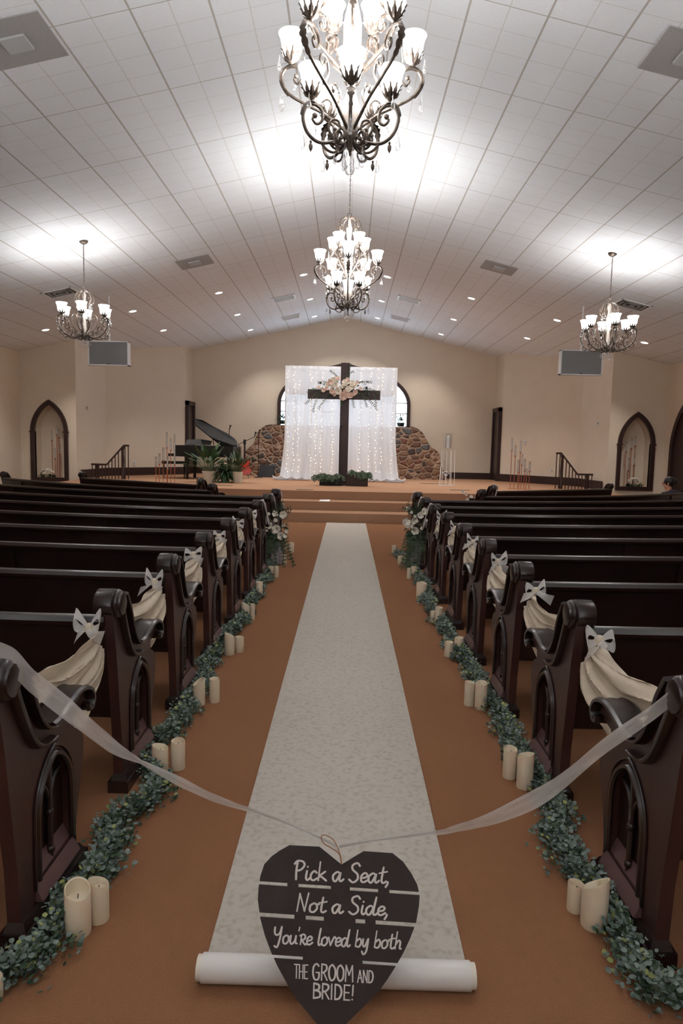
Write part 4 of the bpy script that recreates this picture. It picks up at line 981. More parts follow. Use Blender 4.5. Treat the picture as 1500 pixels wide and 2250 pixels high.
# stair railings
def railing(px_hi, px_lo, Y, label, s):
    hi = PY(px_hi[0], px_hi[1], Y); lo = PY(px_lo[0], px_lo[1], Y); k = lo.x+(-s)*.42  # knee where slope meets level
    kx = lo.x-s*.42
    e = empty('stair_railing', ((hi.x+lo.x)/2, Y, 0), label, 'railing', 'dark stair railings at the stage sides')
    path = [(hi.x-s*.14, hi.z), (hi.x, hi.z), (kx, lo.z), (lo.x, lo.z)]
    b = MB()
    for (xa, za), (xb, zb) in zip(path, path[1:]):
        b.prism([(xa, Y-.035, za), (xb, Y-.035, zb), (xb, Y+.035, zb), (xa, Y+.035, za)], (0, 0, -.05), (0, 0, .0))
    b.build('handrail', M['trimwood'], e, smooth=False)
    def zr(x):
        for (xa, za), (xb, zb) in zip(path, path[1:]):
            if min(xa, xb)-1e-6 <= x <= max(xa, xb)+1e-6: return za+(zb-za)*(x-xa)/(xb-xa)
        return lo.z
    n = 12
    for i in range(n):
        x = path[0][0]+s*.02+(lo.x-path[0][0]-s*.04)*i/(n-1)
        MB().tube([(x, Y, PH*.3 if i > 8 else PH*.99), (x, Y, zr(x)-.03)], .014, 6).build('baluster', M['trimwood'], e)
    for x, zz in ((hi.x+s*.03, PH), (lo.x-s*.15, .2)):
        MB().lathe([(.05, zz), (.05, zz+.25), (.03, zz+.3), (.042, zz+.5), (.028, zr(x)-.12), (.045, zr(x)-.06), (.045, zr(x)-.03)], (x, Y, 0), 10).build('newel_post', M['trimwood'], e)
railing((272, 977), (201, 1018), 18.75, 'dark wood stair railing with slim balusters at the left end of the stage', -1)
railing((1233, 994), (1302, 1041), 18.75, 'dark wood stair railing with slim balusters at the right end of the stage', 1)

# small wall fittings, floor slots, leaflet
def wall_box(px, py, Y, w, h, nm, label, cat, mt='white', inner=True):
    c = PY(px, py, Y); e = empty(nm, c, label, cat)
    MB().box((c.x-w/2, Y-.03, c.z-h/2), (c.x+w/2, Y, c.z+h/2)).build('cover', M[mt], e, smooth=False, bevel=.006)
    MB().box((c.x-w*.18, Y-.036, c.z-h*.2), (c.x+w*.18, Y-.029, c.z+h*.2)).build('switch' if 'switch' in nm or 'outlet' in nm else 'display', M['ventgrey'] if inner else M['white'], e, smooth=False)
def on_left_wall(px, s=-1):    # depth where the view line meets the stage side wall
    best = None
    for (xa, ya), (xb, yb) in zip(LW, LW[1:]):
        if s > 0: xa, xb = mir(xa), mir(xb)
        d = ray(px, 950); k = d.x/d.y; den = (xb-xa)-k*(yb-ya)
        t = (k*ya-xa)/den
        if 0 <= t <= 1: return ya+t*(yb-ya)
    return 20.5
wall_box(193, 896, on_left_wall(193)-.03, .08, .12, 'thermostat', 'small white wall device high on the left stage wall', 'thermostat')
wall_box(1312, 930, on_left_wall(1312, 1)-.03, .1, .12, 'thermostat', 'small white wall device high on the right stage wall', 'thermostat')
wall_box(296, 1017, on_left_wall(296)-.03, .08, .12, 'outlet_plate', 'white outlet plate low on the left stage wall', 'outlet')
wall_box(1212, 1034, on_left_wall(1212, 1)-.03, .08, .12, 'outlet_plate', 'white outlet plate low on the right stage wall near the railing', 'outlet')
wall_box(1153, 972, on_left_wall(1153, 1)-.03, .08, .11, 'outlet_plate', 'pale switch plate above the right candle stands', 'switch')
for px, py, w, lab in ((670, 1076, .2, 'thin dark slot plate in the stage carpet, left of the cross'), (492, 1067, .22, 'thin dark slot plate in the stage carpet in front of the plants'), (1010, 1077, .25, 'thin dark slot plate in the stage carpet near the front right pew'), (953, 1063, .4, 'long thin dark slot plate in the stage carpet before the wire stand')):
    c = PZ(px, py, PH); tag(MB().box((c.x-w, c.y-.05, PH), (c.x+w, c.y+.05, PH+.008)).build('floor_slot_cover', M['floorbrass'], origin=(c.x, c.y, PH), smooth=False), lab, 'floor plate', 'slot plates in the stage carpet')
c = PZ(713, 1102, .385); c.y = max(c.y, 15.3)
b = MB(); b.add([(c.x-.13, c.y-.08, .39), (c.x+.1, c.y-.1, .39), (c.x+.12, c.y+.06, .42), (c.x-.11, c.y+.07, .41)], [(0, 1, 2, 3)]); b.v += [v+V((0, 0, -.004)) for v in b.v[:4]]; b.f += [(7, 6, 5, 4), (0, 4, 5, 1), (1, 5, 6, 2), (2, 6, 7, 3), (3, 7, 4, 0)]
tag(b.build('leaflet', M['white'], origin=(c.x, c.y, .385), smooth=False), 'small white folded leaflet lying on the upper stage step', 'leaflet')
c = PY(1497, 850, 17.2)
tag(MB().box((XR-.08, 17.15, c.z-.05), (XR, 17.27, c.z+.05)).build('wall_sensor', M['ventgrey'], origin=(XR-.04, 17.2, c.z), smooth=False, bevel=.01), 'small grey device on the right wall above the arched door', 'sensor')

# ================================================================== AISLE
# runner and roll
RW = .415
tag(MB().grid(lambda u, v: V((-RW+2*RW*u+(.0), 2.0+12.4*v, .006+.002*sin(v*40+u*5))), 10, 60).build('aisle_runner', M['runner'], origin=(0, 8, 0), recalc=False), 'long mottled cream fabric runner laid down the middle of the aisle', 'runner')
e = empty('runner_roll', (0, 1.93, 0), 'white cardboard roll at the near end of the aisle runner', 'roll')
MB().lathe([(.036, -.425), (.036, .425), (.032, .425), (.032, -.425)], (0, 1.945, .043), 28, cap=False, axis=(1, 0, -.004)).build('tube', M['pvc'], e)
MB().lathe([(.0365, -.41), (.041, -.41), (.041, .41), (.0365, .41)], (0, 1.945, .043), 28, cap=False, axis=(1, 0, -.004)).build('rolled_cloth', M['rollcloth'], e)

# candles
def candle(name_label, px, ytop, ybot, wpx, slant=0., group='cream pillar candles along the pews'):
    q = PZ(px, ybot, 0); Y = q.y; r = wpx/2/F*sqrt(Y*Y+1.0)*.98; Y += r*.8; x = PY(px, ybot, Y).x
    t = PY(px, ytop, Y-r*.2).z; hgt = max(.06, t)
    e = empty('pillar_candle', (x, Y, 0), name_label, 'candle', group)
    rr = random.Random(int(px*7)); ph = rr.uniform(0, 6); n = 28; vs = []; hz = lambda a: hgt-slant*r*(1-cos(a-ph))*.5-.03*r*sin(2*a+ph)
    for k in range(n):
        a = 2*pi*k/n; vs.append(V((x+r*cos(a)*.97, Y+r*sin(a)*.97, 0)))
    for k in range(n):
        a = 2*pi*k/n; vs.append(V((x+r*cos(a), Y+r*sin(a), .01)))
    for k in range(n):
        a = 2*pi*k/n; vs.append(V((x+r*cos(a), Y+r*sin(a), hz(a)-.003)))
    for k in range(n):
        a = 2*pi*k/n; vs.append(V((x+r*.96*cos(a), Y+r*.96*sin(a), hz(a))))
    for k in range(n):
        a = 2*pi*k/n; vs.append(V((x+r*.87*cos(a), Y+r*.87*sin(a), hz(a)-.004)))
    for k in range(n):
        a = 2*pi*k/n; vs.append(V((x+r*.8*cos(a), Y+r*.8*sin(a), hgt-slant*r*.7-.022)))
    vs.append(V((x, Y, hgt-slant*r*.7-.026))); b = MB()
    b.add(vs, [(i*n+k, i*n+(k+1) % n, (i+1)*n+(k+1) % n, (i+1)*n+k) for i in range(5) for k in range(n)]+[(5*n+k, 5*n+(k+1) % n, 6*n) for k in range(n)]+[tuple(range(n))[::-1]])
    b.build('wax_body', M['candle'], e)
    MB().tube([(x, Y, hgt-slant*r*.7-.027), (x+.002, Y, hgt-slant*r*.7-.01)], .0018, 5).build('wick', M['blackmatt'], e)
    return x, Y, r
CL = [(172, 1945, 2065, 56, .9, 'taller of the pair at the nearest left pew'), (217.5, 1932, 2032, 44, .7, 'shorter of the pair at the nearest left pew'),
      (352, 1637, 1702, 36, .5, 'wavy-rimmed one behind the ribbon at the second left pew'), (391, 1627, 1694, 31, .2, 'flat-topped one nearer the runner at the second left pew'),
      (437, 1490, 1551, 27, 1.2, 'slant-topped one at the third left pew'), (471, 1491, 1545, 23, .1, 'flat-topped one nearer the runner at the third left pew'),
      (504, 1391, 1440, 23, 1.0, 'taller slant-topped one at the fourth left pew'), (525.5, 1399, 1434, 20, .1, 'shorter one nearer the runner at the fourth left pew'),
      (539, 1323, 1359, 19, 1.0, 'slant-topped one at the fifth left pew'), (554.5, 1327, 1362, 11, .1, 'narrower one nearer the runner at the fifth left pew'),
      (569, 1278, 1312, 16, .1, 'lone one at the sixth left pew'), (594.5, 1243, 1266, 14, .3, 'wider one of the pair at the seventh left pew'), (607, 1244, 1269, 10, .1, 'narrower one of the pair at the seventh left pew'),
      (615.5, 1212, 1240, 9, .2, 'taller one beneath the left pew bouquet'), (625, 1218, 1241, 10, .1, 'shorter one beneath the left pew bouquet, nearer the runner'),
      (629, 1194, 1210, 8, .1, 'faint one beyond the left pew bouquet, nearer the pew'), (640, 1192, 1214, 12, .1, 'farthest left one, nearest the runner')]
CRt = [(1262, 1940, 2008, 36, .3, 'shorter of the pair at the nearest right pew'), (1302.5, 1926, 2048, 57, 1.3, 'taller slant-topped one at the nearest right pew'),
       (1118.5, 1644, 1713, 31, .2, 'flat-topped one with a dark mark at the second right pew'), (1151.5, 1655, 1736, 37, .5, 'wavy-rimmed one against the garland at the second right pew'),
       (1030, 1497, 1552, 23, .3, 'one nearer the runner at the third right pew'), (1055, 1499, 1560, 27, .4, 'one against the garland at the third right pew'),
       (985, 1410, 1444, 20, .3, 'shorter one nearer the runner at the fourth right pew'), (1006.5, 1400, 1440, 21, .4, 'taller one against the garland at the fourth right pew'),
       (950, 1342, 1369, 12, .1, 'shorter one nearer the runner at the fifth right pew'), (963, 1334, 1374, 18, .2, 'taller one against the garland at the fifth right pew'),
       (925, 1280, 1316, 24, .2, 'wide lone one at the sixth right pew'), (898, 1248, 1272, 10, .1, 'shorter one of the pair at the seventh right pew'), (908.5, 1244, 1268, 14, .2, 'taller one of the pair at the seventh right pew'),
       (879, 1221, 1240, 12, .1, 'shorter one beneath the right pew bouquet'), (891.5, 1215, 1239, 11, .3, 'taller one beneath the right pew bouquet'), (865.5, 1198, 1214, 11, .1, 'farthest right one, nearest the runner')]
cpos = []
for q in CL+CRt:
    cpos.append(candle('cream pillar candle, '+q[5], q[0], q[1], q[2], q[3], q[4]))
cpos.append(candle('cream pillar candle just cut off by the left edge of the view', -14, 2150, 2205, 40, .2))

# garlands
def garland(pxs, label, seed, greens):
    P = [PZ(x, y, 0.05) for x, y in pxs]; P = catmull(P, 8); e = empty('greenery_garland', (P[0].x, P[0].y, 0), label, 'garland')
    rr = random.Random(seed); A, B_, Y_ = MB(), MB(), MB()
    MB().tube([V((p.x, p.y, .03+.015*sin(i))) for i, p in enumerate(P)], .007, 5).build('stem', M['stem'], e)
    for i in range(len(P)-1):
        L = (P[i+1]-P[i]).length; dist = P[i].y; n = int(L*(2600 if dist < 6 else 1500)); t = (P[i+1]-P[i]).normalized()
        for k in range(n):
            c = P[i].lerp(P[i+1], rr.random()); wv = .085*(.8+.4*sin(i*1.1+seed)+.25*sin(i*.5))
            a = rr.uniform(0, 2*pi); q = rr.random()**.6; rad = wv*q
            c = V((c.x+rad*cos(a), c.y+rad*sin(a), .012+(1-q*q*.8)*.10*rr.random()))
            if any((c.x-x)**2+(c.y-y)**2 < (r+.006)**2 for x, y, r in cpos): continue
            d = V((cos(a)*.9+rr.uniform(-.5, .5), sin(a)*.9+rr.uniform(-.5, .5), rr.uniform(-.1, 1.0))).normalized()
            s = rr.uniform(.007, .0135)*(1.0 if dist < 5 else 1.3)
            u = d.orthogonal().normalized(); v = d.cross(u); tgt = Y_ if rr.random() < .06 else (A if rr.random() < greens else B_)
            nrm = V((rr.uniform(-.6, .6), rr.uniform(-.9, .3), 1)).normalized(); u = d; v = nrm.cross(d)
            if v.length < .1: continue
            v.normalize()
            tgt.add([c-u*s*.9, c-u*s*.3+v*s*.72, c+u*s*.5+v*s*.62, c+u*s*1.05, c+u*s*.5-v*s*.62, c-u*s*.3-v*s*.72], [(0, 1, 2, 3, 4, 5)])
    A.build('eucalyptus_leaves', M['leaf'], e, recalc=False, smooth=False); B_.build('dark_leaves', M['leafdark'], e, recalc=False, smooth=False); Y_.build('yellow_tips', M['leafyellow'], e, recalc=False, smooth=False)
garland([(-70, 2150), (0, 2115), (40, 2120), (85, 2075), (130, 2030), (120, 1985), (185, 1945), (235, 1880), (255, 1835), (232, 1818), (280, 1775), (335, 1745), (348, 1705), (322, 1665), (325, 1625), (375, 1602), (402, 1560), (415, 1530), (445, 1500), (455, 1455), (470, 1425), (500, 1385), (530, 1362), (540, 1330), (560, 1305), (572, 1280), (588, 1260), (592, 1236), (602, 1222), (615, 1208)],
        'leafy eucalyptus garland winding along the feet of the left pews', 41, .62)
garland([(1580, 2165), (1520, 2168), (1470, 2178), (1420, 2150), (1395, 2095), (1362, 2030), (1345, 1985), (1315, 1940), (1258, 1900), (1250, 1855), (1212, 1832), (1232, 1785), (1205, 1740), (1195, 1705), (1165, 1680), (1140, 1640), (1115, 1600), (1100, 1560), (1070, 1530), (1045, 1480), (1030, 1455), (1000, 1415), (978, 1375), (955, 1345), (940, 1315), (938, 1290), (918, 1262), (905, 1240), (890, 1228), (872, 1213)],
        'leafy eucalyptus garland winding along the feet of the right pews', 42, .7)

# swags of gauze and organza bows between the pews
def swag(k, s):     # from the bow on pew k+1 down to pew k
    y1 = PEW_Y[k+1]-.07; y0 = PEW_Y[k]+.06; x = s*1.10; z1 = .80; rr = random.Random(k*10+s); ph = rr.uniform(0, 6)
    D = .29+rr.uniform(-.03, .04)
    def f(u, v):
        y = y1+(y0-y1)*u; gat = .07+.93*sin(pi*min(.98, .03+u*.95))**.62
        top = z1-.03*sin(pi*u)+.05*u
        fold = .020*gat*sin(v*19+ph+u*3)+.011*sin(v*41+u*9+ph)+.006*sin(v*77+u*21)
        return V((x+fold-s*.12*v*gat*max(0, 1-2.4*u), y+.03*sin(v*9+ph)*gat, top-v*D*gat*(1+.06*sin(u*17+ph))+.012*sin(v*33+u*12)*gat))
    sd = 'left' if s < 0 else 'right'
    e = MB().grid(f, 40, 46).build('fabric_swag', M['gauze'], origin=(x, y1, .8), recalc=False, smooth='all')
    tag(e, 'cream crinkled gauze swag draped between the %s and %s %s pews' % (ordn[k], ordn[k+1], sd), 'fabric swag', 'cream gauze swags on the pews')
def bow(k, s, small=False):
    y = PEW_Y[k]-.09; x = s*1.115; z = .83; rr = random.Random(k*31+s*7); sd = 'left' if s < 0 else 'right'
    e = empty('organza_bow', (x, y, z), 'sheer white organza bow tied at the %s %s pew end' % (ordn[k], sd), 'bow', 'organza bows on the pews')
    MB().ball((x, y, z-.005), .024, 10, 7, (1, .9, 1.1)).build('knot', M['gauze'], e)
    b = MB()
    for q in (-1, 1):
        L = rr.uniform(.06, .085); t = rr.uniform(-.1, .7)
        def f(u, v, q=q, L=L, t=t):
            a = u*2*pi; r = sin(a/2); w = .028*(.35+.65*r); X = q*L*r*(.9+.1*cos(a)); Z = .03*sin(a)*-1+t*L*r
            return V((x+X, y-.01+(v-.5)*2*w*.55, z+Z+(v-.5)*2*w*.8))
        b.grid(f, 20, 4)
    b.build('loop', M['bowcloth'], e, recalc=False, smooth='all')
    b = MB()
    for q in (-1, 1):
        L = rr.uniform(.07, .12); dx = rr.uniform(.2, 1.0)
        def f(u, v, q=q, L=L, dx=dx): return V((x+q*L*dx*u+(v-.5)*.02, y-.02-.02*sin(u*4), z-.005-L*u*.75*(1-.4*dx)+(v-.5)*.05*(.3+u)*.9))
        b.grid(f, 12, 4)
    b.build('tail', M['bowcloth'], e, recalc=False, smooth='all')
for s in (-1, 1):
    for k in range(0, 6): swag(k, s)
    for k in range(1, 7): bow(k, s)

# sheer ribbon across the aisle (two lengths) with the heart sign
def ribbon(pts, ws, label, twist):
    P = catmull([V(p) for p in pts], 10); n = len(P); W = []
    for i in range(n):
        q = i/(n-1)*(len(ws)-1); j = min(int(q), len(ws)-2); W.append(ws[j]+(ws[j+1]-ws[j])*(q-j))
    b = MB(); vs = []
    for i, p in enumerate(P):
        a = twist[0]+(twist[1]-twist[0])*i/(n-1)
        for j in range(7):
            v = (j/6-.5)*2; vs.append(p+V((0, sin(a)*v*W[i]+.006*sin(v*7+i*.2), cos(a)*v*W[i])))
    b.add(vs, [(i*7+j, i*7+j+1, (i+1)*7+j+1, (i+1)*7+j) for i in range(n-1) for j in range(6)])
    o = b.build('sheer_ribbon', M['organza'], origin=pts[0], recalc=False, smooth='all'); tag(o, label, 'ribbon', 'sheer ribbons across the near end of the aisle'); return o
def W(x, y, Y): return PY(x, y, Y)
ribbon([W(-120, 1560, 2.3), W(-40, 1455, 2.12), W(25, 1452, 2.02), W(75, 1500, 2.05), W(150, 1562, 2.05), W(240, 1632, 2.0), W(310, 1673, 2.0), W(400, 1722, 2.0), W(480, 1757, 2.0), W(545, 1777, 2.0), W(640, 1812, 2.0), W(738, 1858, 1.99)],
       [.05, .05, .045, .036, .04, .03, .005, .017, .014, .006, .003, .0015], 'sheer white ribbon sagging from the nearest left pew towards the heart sign', (0.2, -.1))
ribbon([W(1640, 1560, 2.2), W(1560, 1490, 2.1), W(1500, 1512, 2.05), W(1420, 1575, 2.0), W(1330, 1640, 1.97), W(1240, 1712, 2.0), W(1170, 1757, 2.0), W(1080, 1800, 2.0), W(1010, 1818, 2.0), W(955, 1829, 2.0), W(850, 1842, 2.0), W(745, 1860, 1.99)],
       [.05, .05, .036, .026, .03, .034, .032, .022, .014, .006, .003, .0015], 'sheer white ribbon sagging from the nearest right pew towards the heart sign', (-.2, .1))

# heart sign, placed in its own vertical plane 1.78 m ahead
YH = 1.77; TILT = radians(24); NS = V((0, -cos(TILT), sin(TILT)))
def Z(x, y, d=0.): 
    r = ray(420+x/2.2727, 1780+y/2.2727); n = V((0, -cos(TILT), sin(TILT))); o = V((0, YH, .012)); c = V((0, 0, H))
    return c+r*((o-c).dot(n)/r.dot(n))+n*d
heart = [(490, 175), (640, 183), (750, 272), (860, 205), (1005, 215), (1058, 258), (1100, 318), (1128, 372), (1140, 425), (1136, 480), (1122, 560), (1092, 640), (1058, 712), (1018, 782), (978, 845), (935, 905), (850, 990), (770, 1068), (735, 1103), (712, 1118), (690, 1106), (630, 1068), (560, 985), (500, 905), (465, 840), (432, 780), (398, 705), (368, 625), (345, 540), (333, 450), (336, 390), (345, 330), (365, 270), (402, 230), (440, 203)]
def clip(poly, keep):      # keep(p) >= 0
    out = []
    for i, p in enumerate(poly):
        q = poly[(i+1) % len(poly)]; a, b = keep(p), keep(q)
        if a >= 0: out.append(p)
        if (a >= 0) != (b >= 0): t = a/(a-b); out.append((p[0]+(q[0]-p[0])*t, p[1]+(q[1]-p[1])*t))
    return out
sl_ = .0675
gaps = [(354, 371), (510, 532), (716, 734)]     # top and bottom of each slot at x = 340
ln = lambda c: (lambda p: p[1]-(c+sl_*(p[0]-340)))
bc = Z(740, 1100)
sg = empty('heart_sign', (bc.x, YH, 0), 'dark brown slatted wooden heart sign with white hand lettering in the aisle', 'sign')
bands = [(-999, gaps[0][0]), (gaps[0][1], gaps[1][0]), (gaps[1][1], gaps[2][0]), (gaps[2][1], 9999)]
TH = .007
for a, b2 in bands:
    poly = heart
    if a > -900: poly = clip(poly, ln(a))
    if b2 < 9000: poly = clip(poly, (lambda c: (lambda p: -(p[1]-(c+sl_*(p[0]-340)))))(b2))
    vs, fs = flat_mesh([(p[0]/1000, -p[1]/1000) for p in poly], [], .001)
    n = len(poly); P = [Z(*p) for p in poly]
    # front and back faces from the filled outline, sides from the ring
    F_ = []; vv = []
    for v in vs: vv.append(Z(v.x*1000, -v.y*1000))
    b = MB(); b.prism([V((p.x, p.y, p.z)) for p in P], NS*(TH/2), NS*(-TH/2))
    b.build('plank', M['signwood'], sg, smooth=False)
for gi, spans in enumerate([[(480, 535), (697, 792), (933, 988)], [(515, 571), (662, 820), (868, 920)], [(557, 855)]]):
    for xa, xb in spans:
        y0, y1 = gaps[gi][0]-6, gaps[gi][1]+6
        P = [Z(xa, y0+sl_*(xa-340)), Z(xb, y0+sl_*(xb-340)), Z(xb, y1+sl_*(xb-340)), Z(xa, y1+sl_*(xa-340))]
        MB().prism(P, NS*(TH/2-.001), NS*(-TH/2+.001)).build('joining_slat', M['signwood'], sg, smooth=False)
# cord
P = catmull([Z(748, 262, .010), Z(738, 215, .015), Z(700, 185, .02), Z(662, 160, .02), Z(650, 128, .02), Z(668, 120, .02), (Z(705, 140, .02)), Z(728, 175, .02), Z(745, 225, .018), Z(750, 268, .01)], 6)
MB().tube(P, .0016, 6).build('cord_loop', M['jute'], sg)
# hand lettering: strokes on a unit cap height
G = {
'P': ([[(.12, 0), (.1, .5), (.14, 1.0)], [(-.02, .84), (.14, 1.02), (.42, .98), (.5, .78), (.34, .55), (.1, .47)]], .56),
'i': ([[(.1, .5), (.07, .12), (.16, .0), (.28, .12)], [(.12, .7), (.125, .73)]], .26),
'c': ([[(.36, .4), (.22, .5), (.06, .3), (.08, .06), (.22, .0), (.4, .12)]], .38),
'k': ([[(.12, 1.0), (.08, .0)], [(.42, .5), (.1, .22), (.24, .2), (.5, .0)]], .5),
'a': ([[(.4, .42), (.24, .5), (.04, .3), (.08, .04), (.22, .02), (.4, .42)], [(.42, .46), (.38, .12), (.46, .0), (.6, .12)]], .58),
'S': ([[(.52, .86), (.38, 1.02), (.14, .9), (.16, .66), (.42, .42), (.44, .14), (.22, -.03), (.0, .12)]], .58),
'e': ([[(.08, .22), (.3, .28), (.36, .42), (.22, .5), (.06, .34), (.06, .08), (.2, .0), (.42, .14)]], .4),
't': ([[(.2, .85), (.14, .15), (.24, .0), (.4, .1)], [(.0, .52), (.4, .62)]], .38),
',': ([[(.1, .06), (.08, -.06), (.0, -.22)]], .2),
'N': ([[(.04, 0), (.12, 1.0)], [(.12, 1.0), (.42, .03)], [(.42, .03), (.56, 1.05)]], .62),
'o': ([[(.26, .5), (.08, .36), (.08, .06), (.26, .0), (.42, .2), (.38, .44), (.24, .5)], [(.4, .44), (.52, .44)]], .5),
'd': ([[(.38, .42), (.22, .5), (.04, .3), (.08, .04), (.24, .02), (.4, .42)], [(.5, 1.0), (.4, .14), (.5, .0), (.6, .1)]], .6),
'Y': ([[(.0, .95), (.0, .62), (.14, .48), (.34, .62), (.44, .98)], [(.44, 1.0), (.38, .4), (.22, -.22), (.02, -.16)]], .52),
'u': ([[(.06, .5), (.04, .1), (.16, .0), (.34, .2), (.4, .5)], [(.4, .5), (.38, .1), (.5, .04)]], .5),
"'": ([[(.1, 1.0), (.06, .8)]], .16),
'R': ([[(.06, .0), (.1, .55)], [(.0, .5), (.22, .6), (.36, .48), (.28, .3), (.1, .26)], [(.12, .26), (.36, .0), (.44, .04)]], .44),
'l': ([[(.2, 1.0), (.1, .2), (.16, .0), (.28, .1)]], .26),
'v': ([[(.0, .5), (.14, .02)], [(.14, .02), (.36, .52), (.46, .46)]], .44),
'b': ([[(.14, 1.0), (.06, .06)], [(.08, .3), (.3, .5), (.42, .3), (.3, .02), (.07, .04)]], .48),
'y': ([[(.06, .5), (.06, .14), (.2, .06), (.38, .5)], [(.4, .52), (.32, -.2), (.14, -.42), (.02, -.24)]], .48),
'h': ([[(.14, 1.0), (.06, .0)], [(.08, .24), (.26, .5), (.38, .4), (.36, .06), (.46, .02)]], .48),
'T': ([[(0, 1), (.4, 1)], [(.2, 1), (.2, 0)]], .44), 'H': ([[(.04, 0), (.04, 1)], [(.36, 0), (.36, 1)], [(.04, .48), (.36, .5)]], .46),
'E': ([[(.05, 0), (.05, 1)], [(.05, 1), (.34, 1)], [(.05, .5), (.3, .5)], [(.05, 0), (.34, 0)]], .42),
'G': ([[(.4, .86), (.26, 1.0), (.08, .82), (.04, .4), (.14, .04), (.34, .02), (.42, .2), (.42, .46)], [(.24, .46), (.44, .46)]], .54),
'r': ([[(.05, 0), (.05, 1)], [(.05, 1), (.32, .94), (.36, .7), (.2, .5), (.05, .48)], [(.16, .5), (.4, 0)]], .48),
'O': ([[(.24, 1), (.06, .8), (.04, .3), (.2, 0), (.4, .2), (.42, .7), (.24, 1)]], .52),
'M': ([[(.04, 0), (.07, 1)], [(.07, 1), (.26, .4)], [(.26, .4), (.46, 1)], [(.46, 1), (.5, 0)]], .58),
'A': ([[(.0, 0), (.18, 1)], [(.18, 1), (.38, 0)], [(.07, .36), (.32, .36)]], .44), 'n': ([[(.04, 0), (.04, 1)], [(.04, 1), (.36, 0)], [(.36, 0), (.36, 1)]], .46),
'D': ([[(.05, 0), (.05, 1)], [(.05, 1), (.3, .9), (.4, .5), (.28, .08), (.05, 0)]], .5),
'B': ([[(.05, 0), (.05, 1)], [(.05, 1), (.32, .9), (.3, .6), (.05, .54)], [(.05, .54), (.36, .45), (.38, .12), (.05, 0)]], .48),
'I': ([[(.06, 0), (.06, 1)]], .2), '!': ([[(.1, 1), (.08, .32)], [(.07, .04), (.07, .07)]], .2)}
def write(txt, xa, xb, ya, yb, cap, w, slant=.16):
    tot = sum(.3 if c == ' ' else G[c][1] for c in txt); sc = (xb-xa)/tot; x = 0; b = MB(); cnt = 0
    for c in txt:
        if c == ' ': x += .3; continue
        for st in G[c][0]:
            P = [V((xa+(x+p[0]+slant*p[1]*.5)*sc, 0, p[1]*cap)) for p in st]
            P = catmull([V((p.x, p.z, 0)) for p in P], 5) if len(P) > 2 else [V((p.x, p.z, 0)) for p in P]
            Q = []
            for p in P: base = ya+(yb-ya)*(p.x-xa)/(xb-xa); Q.append((p.x, base-p.y))
            m = len(Q); Lf, Rt = [], []; lift = TH/2+.0004+.00025*(cnt % 4); cnt += 1
            for i_ in range(m):
                a_, c_ = Q[max(i_-1, 0)], Q[min(i_+1, m-1)]; d = V((c_[0]-a_[0], c_[1]-a_[1])); d = d/(d.length or 1); px_, py_ = Q[i_]
                ex = -.35*w if i_ == 0 else (.35*w if i_ == m-1 else 0); ww = w*(.8 if i_ in (0, m-1) else 1+.12*abs(d.y))/2
                Lf.append(Z(px_+d.x*ex-d.y*ww, py_+d.y*ex+d.x*ww, lift)); Rt.append(Z(px_+d.x*ex+d.y*ww, py_+d.y*ex-d.x*ww, lift))
            bk = [p-NS*.0004 for p in Lf+Rt]
            b.add(Lf+Rt+bk, [(k, k+1, m+k+1, m+k) for k in range(m-1)]+[(k, 2*m+k, 2*m+k+1, k+1) for k in range(m-1)]+[(m+k, m+k+1, 3*m+k+1, 3*m+k) for k in range(m-1)]+[(0, m, 3*m, 2*m), (m-1, 3*m-1, 4*m-1, 2*m-1)])
        x += G[c][1]
    o = b.build('lettering', M['letter'], sg, smooth=False, recalc=False); return o
tag(write('Pick a Seat,', 512, 990, 345, 364, 92, 9.5), 'white hand lettering reading Pick a Seat,')
tag(write('Not a Side,', 524, 985, 503, 525, 88, 9.5), 'white hand lettering reading Not a Side,')
tag(write("You'Re loved by both", 414, 1048, 662, 692, 84, 8.5), "white hand lettering reading You're loved by both")
write('THE', 514, 585, 836, 840, 68, 7, .05); write('GrOOM', 604, 812, 844, 855, 80, 8, .05); write('AnD', 830, 912, 858, 860, 60, 7, .05); write('BrIDE!', 606, 815, 936, 948, 74, 9, .05)

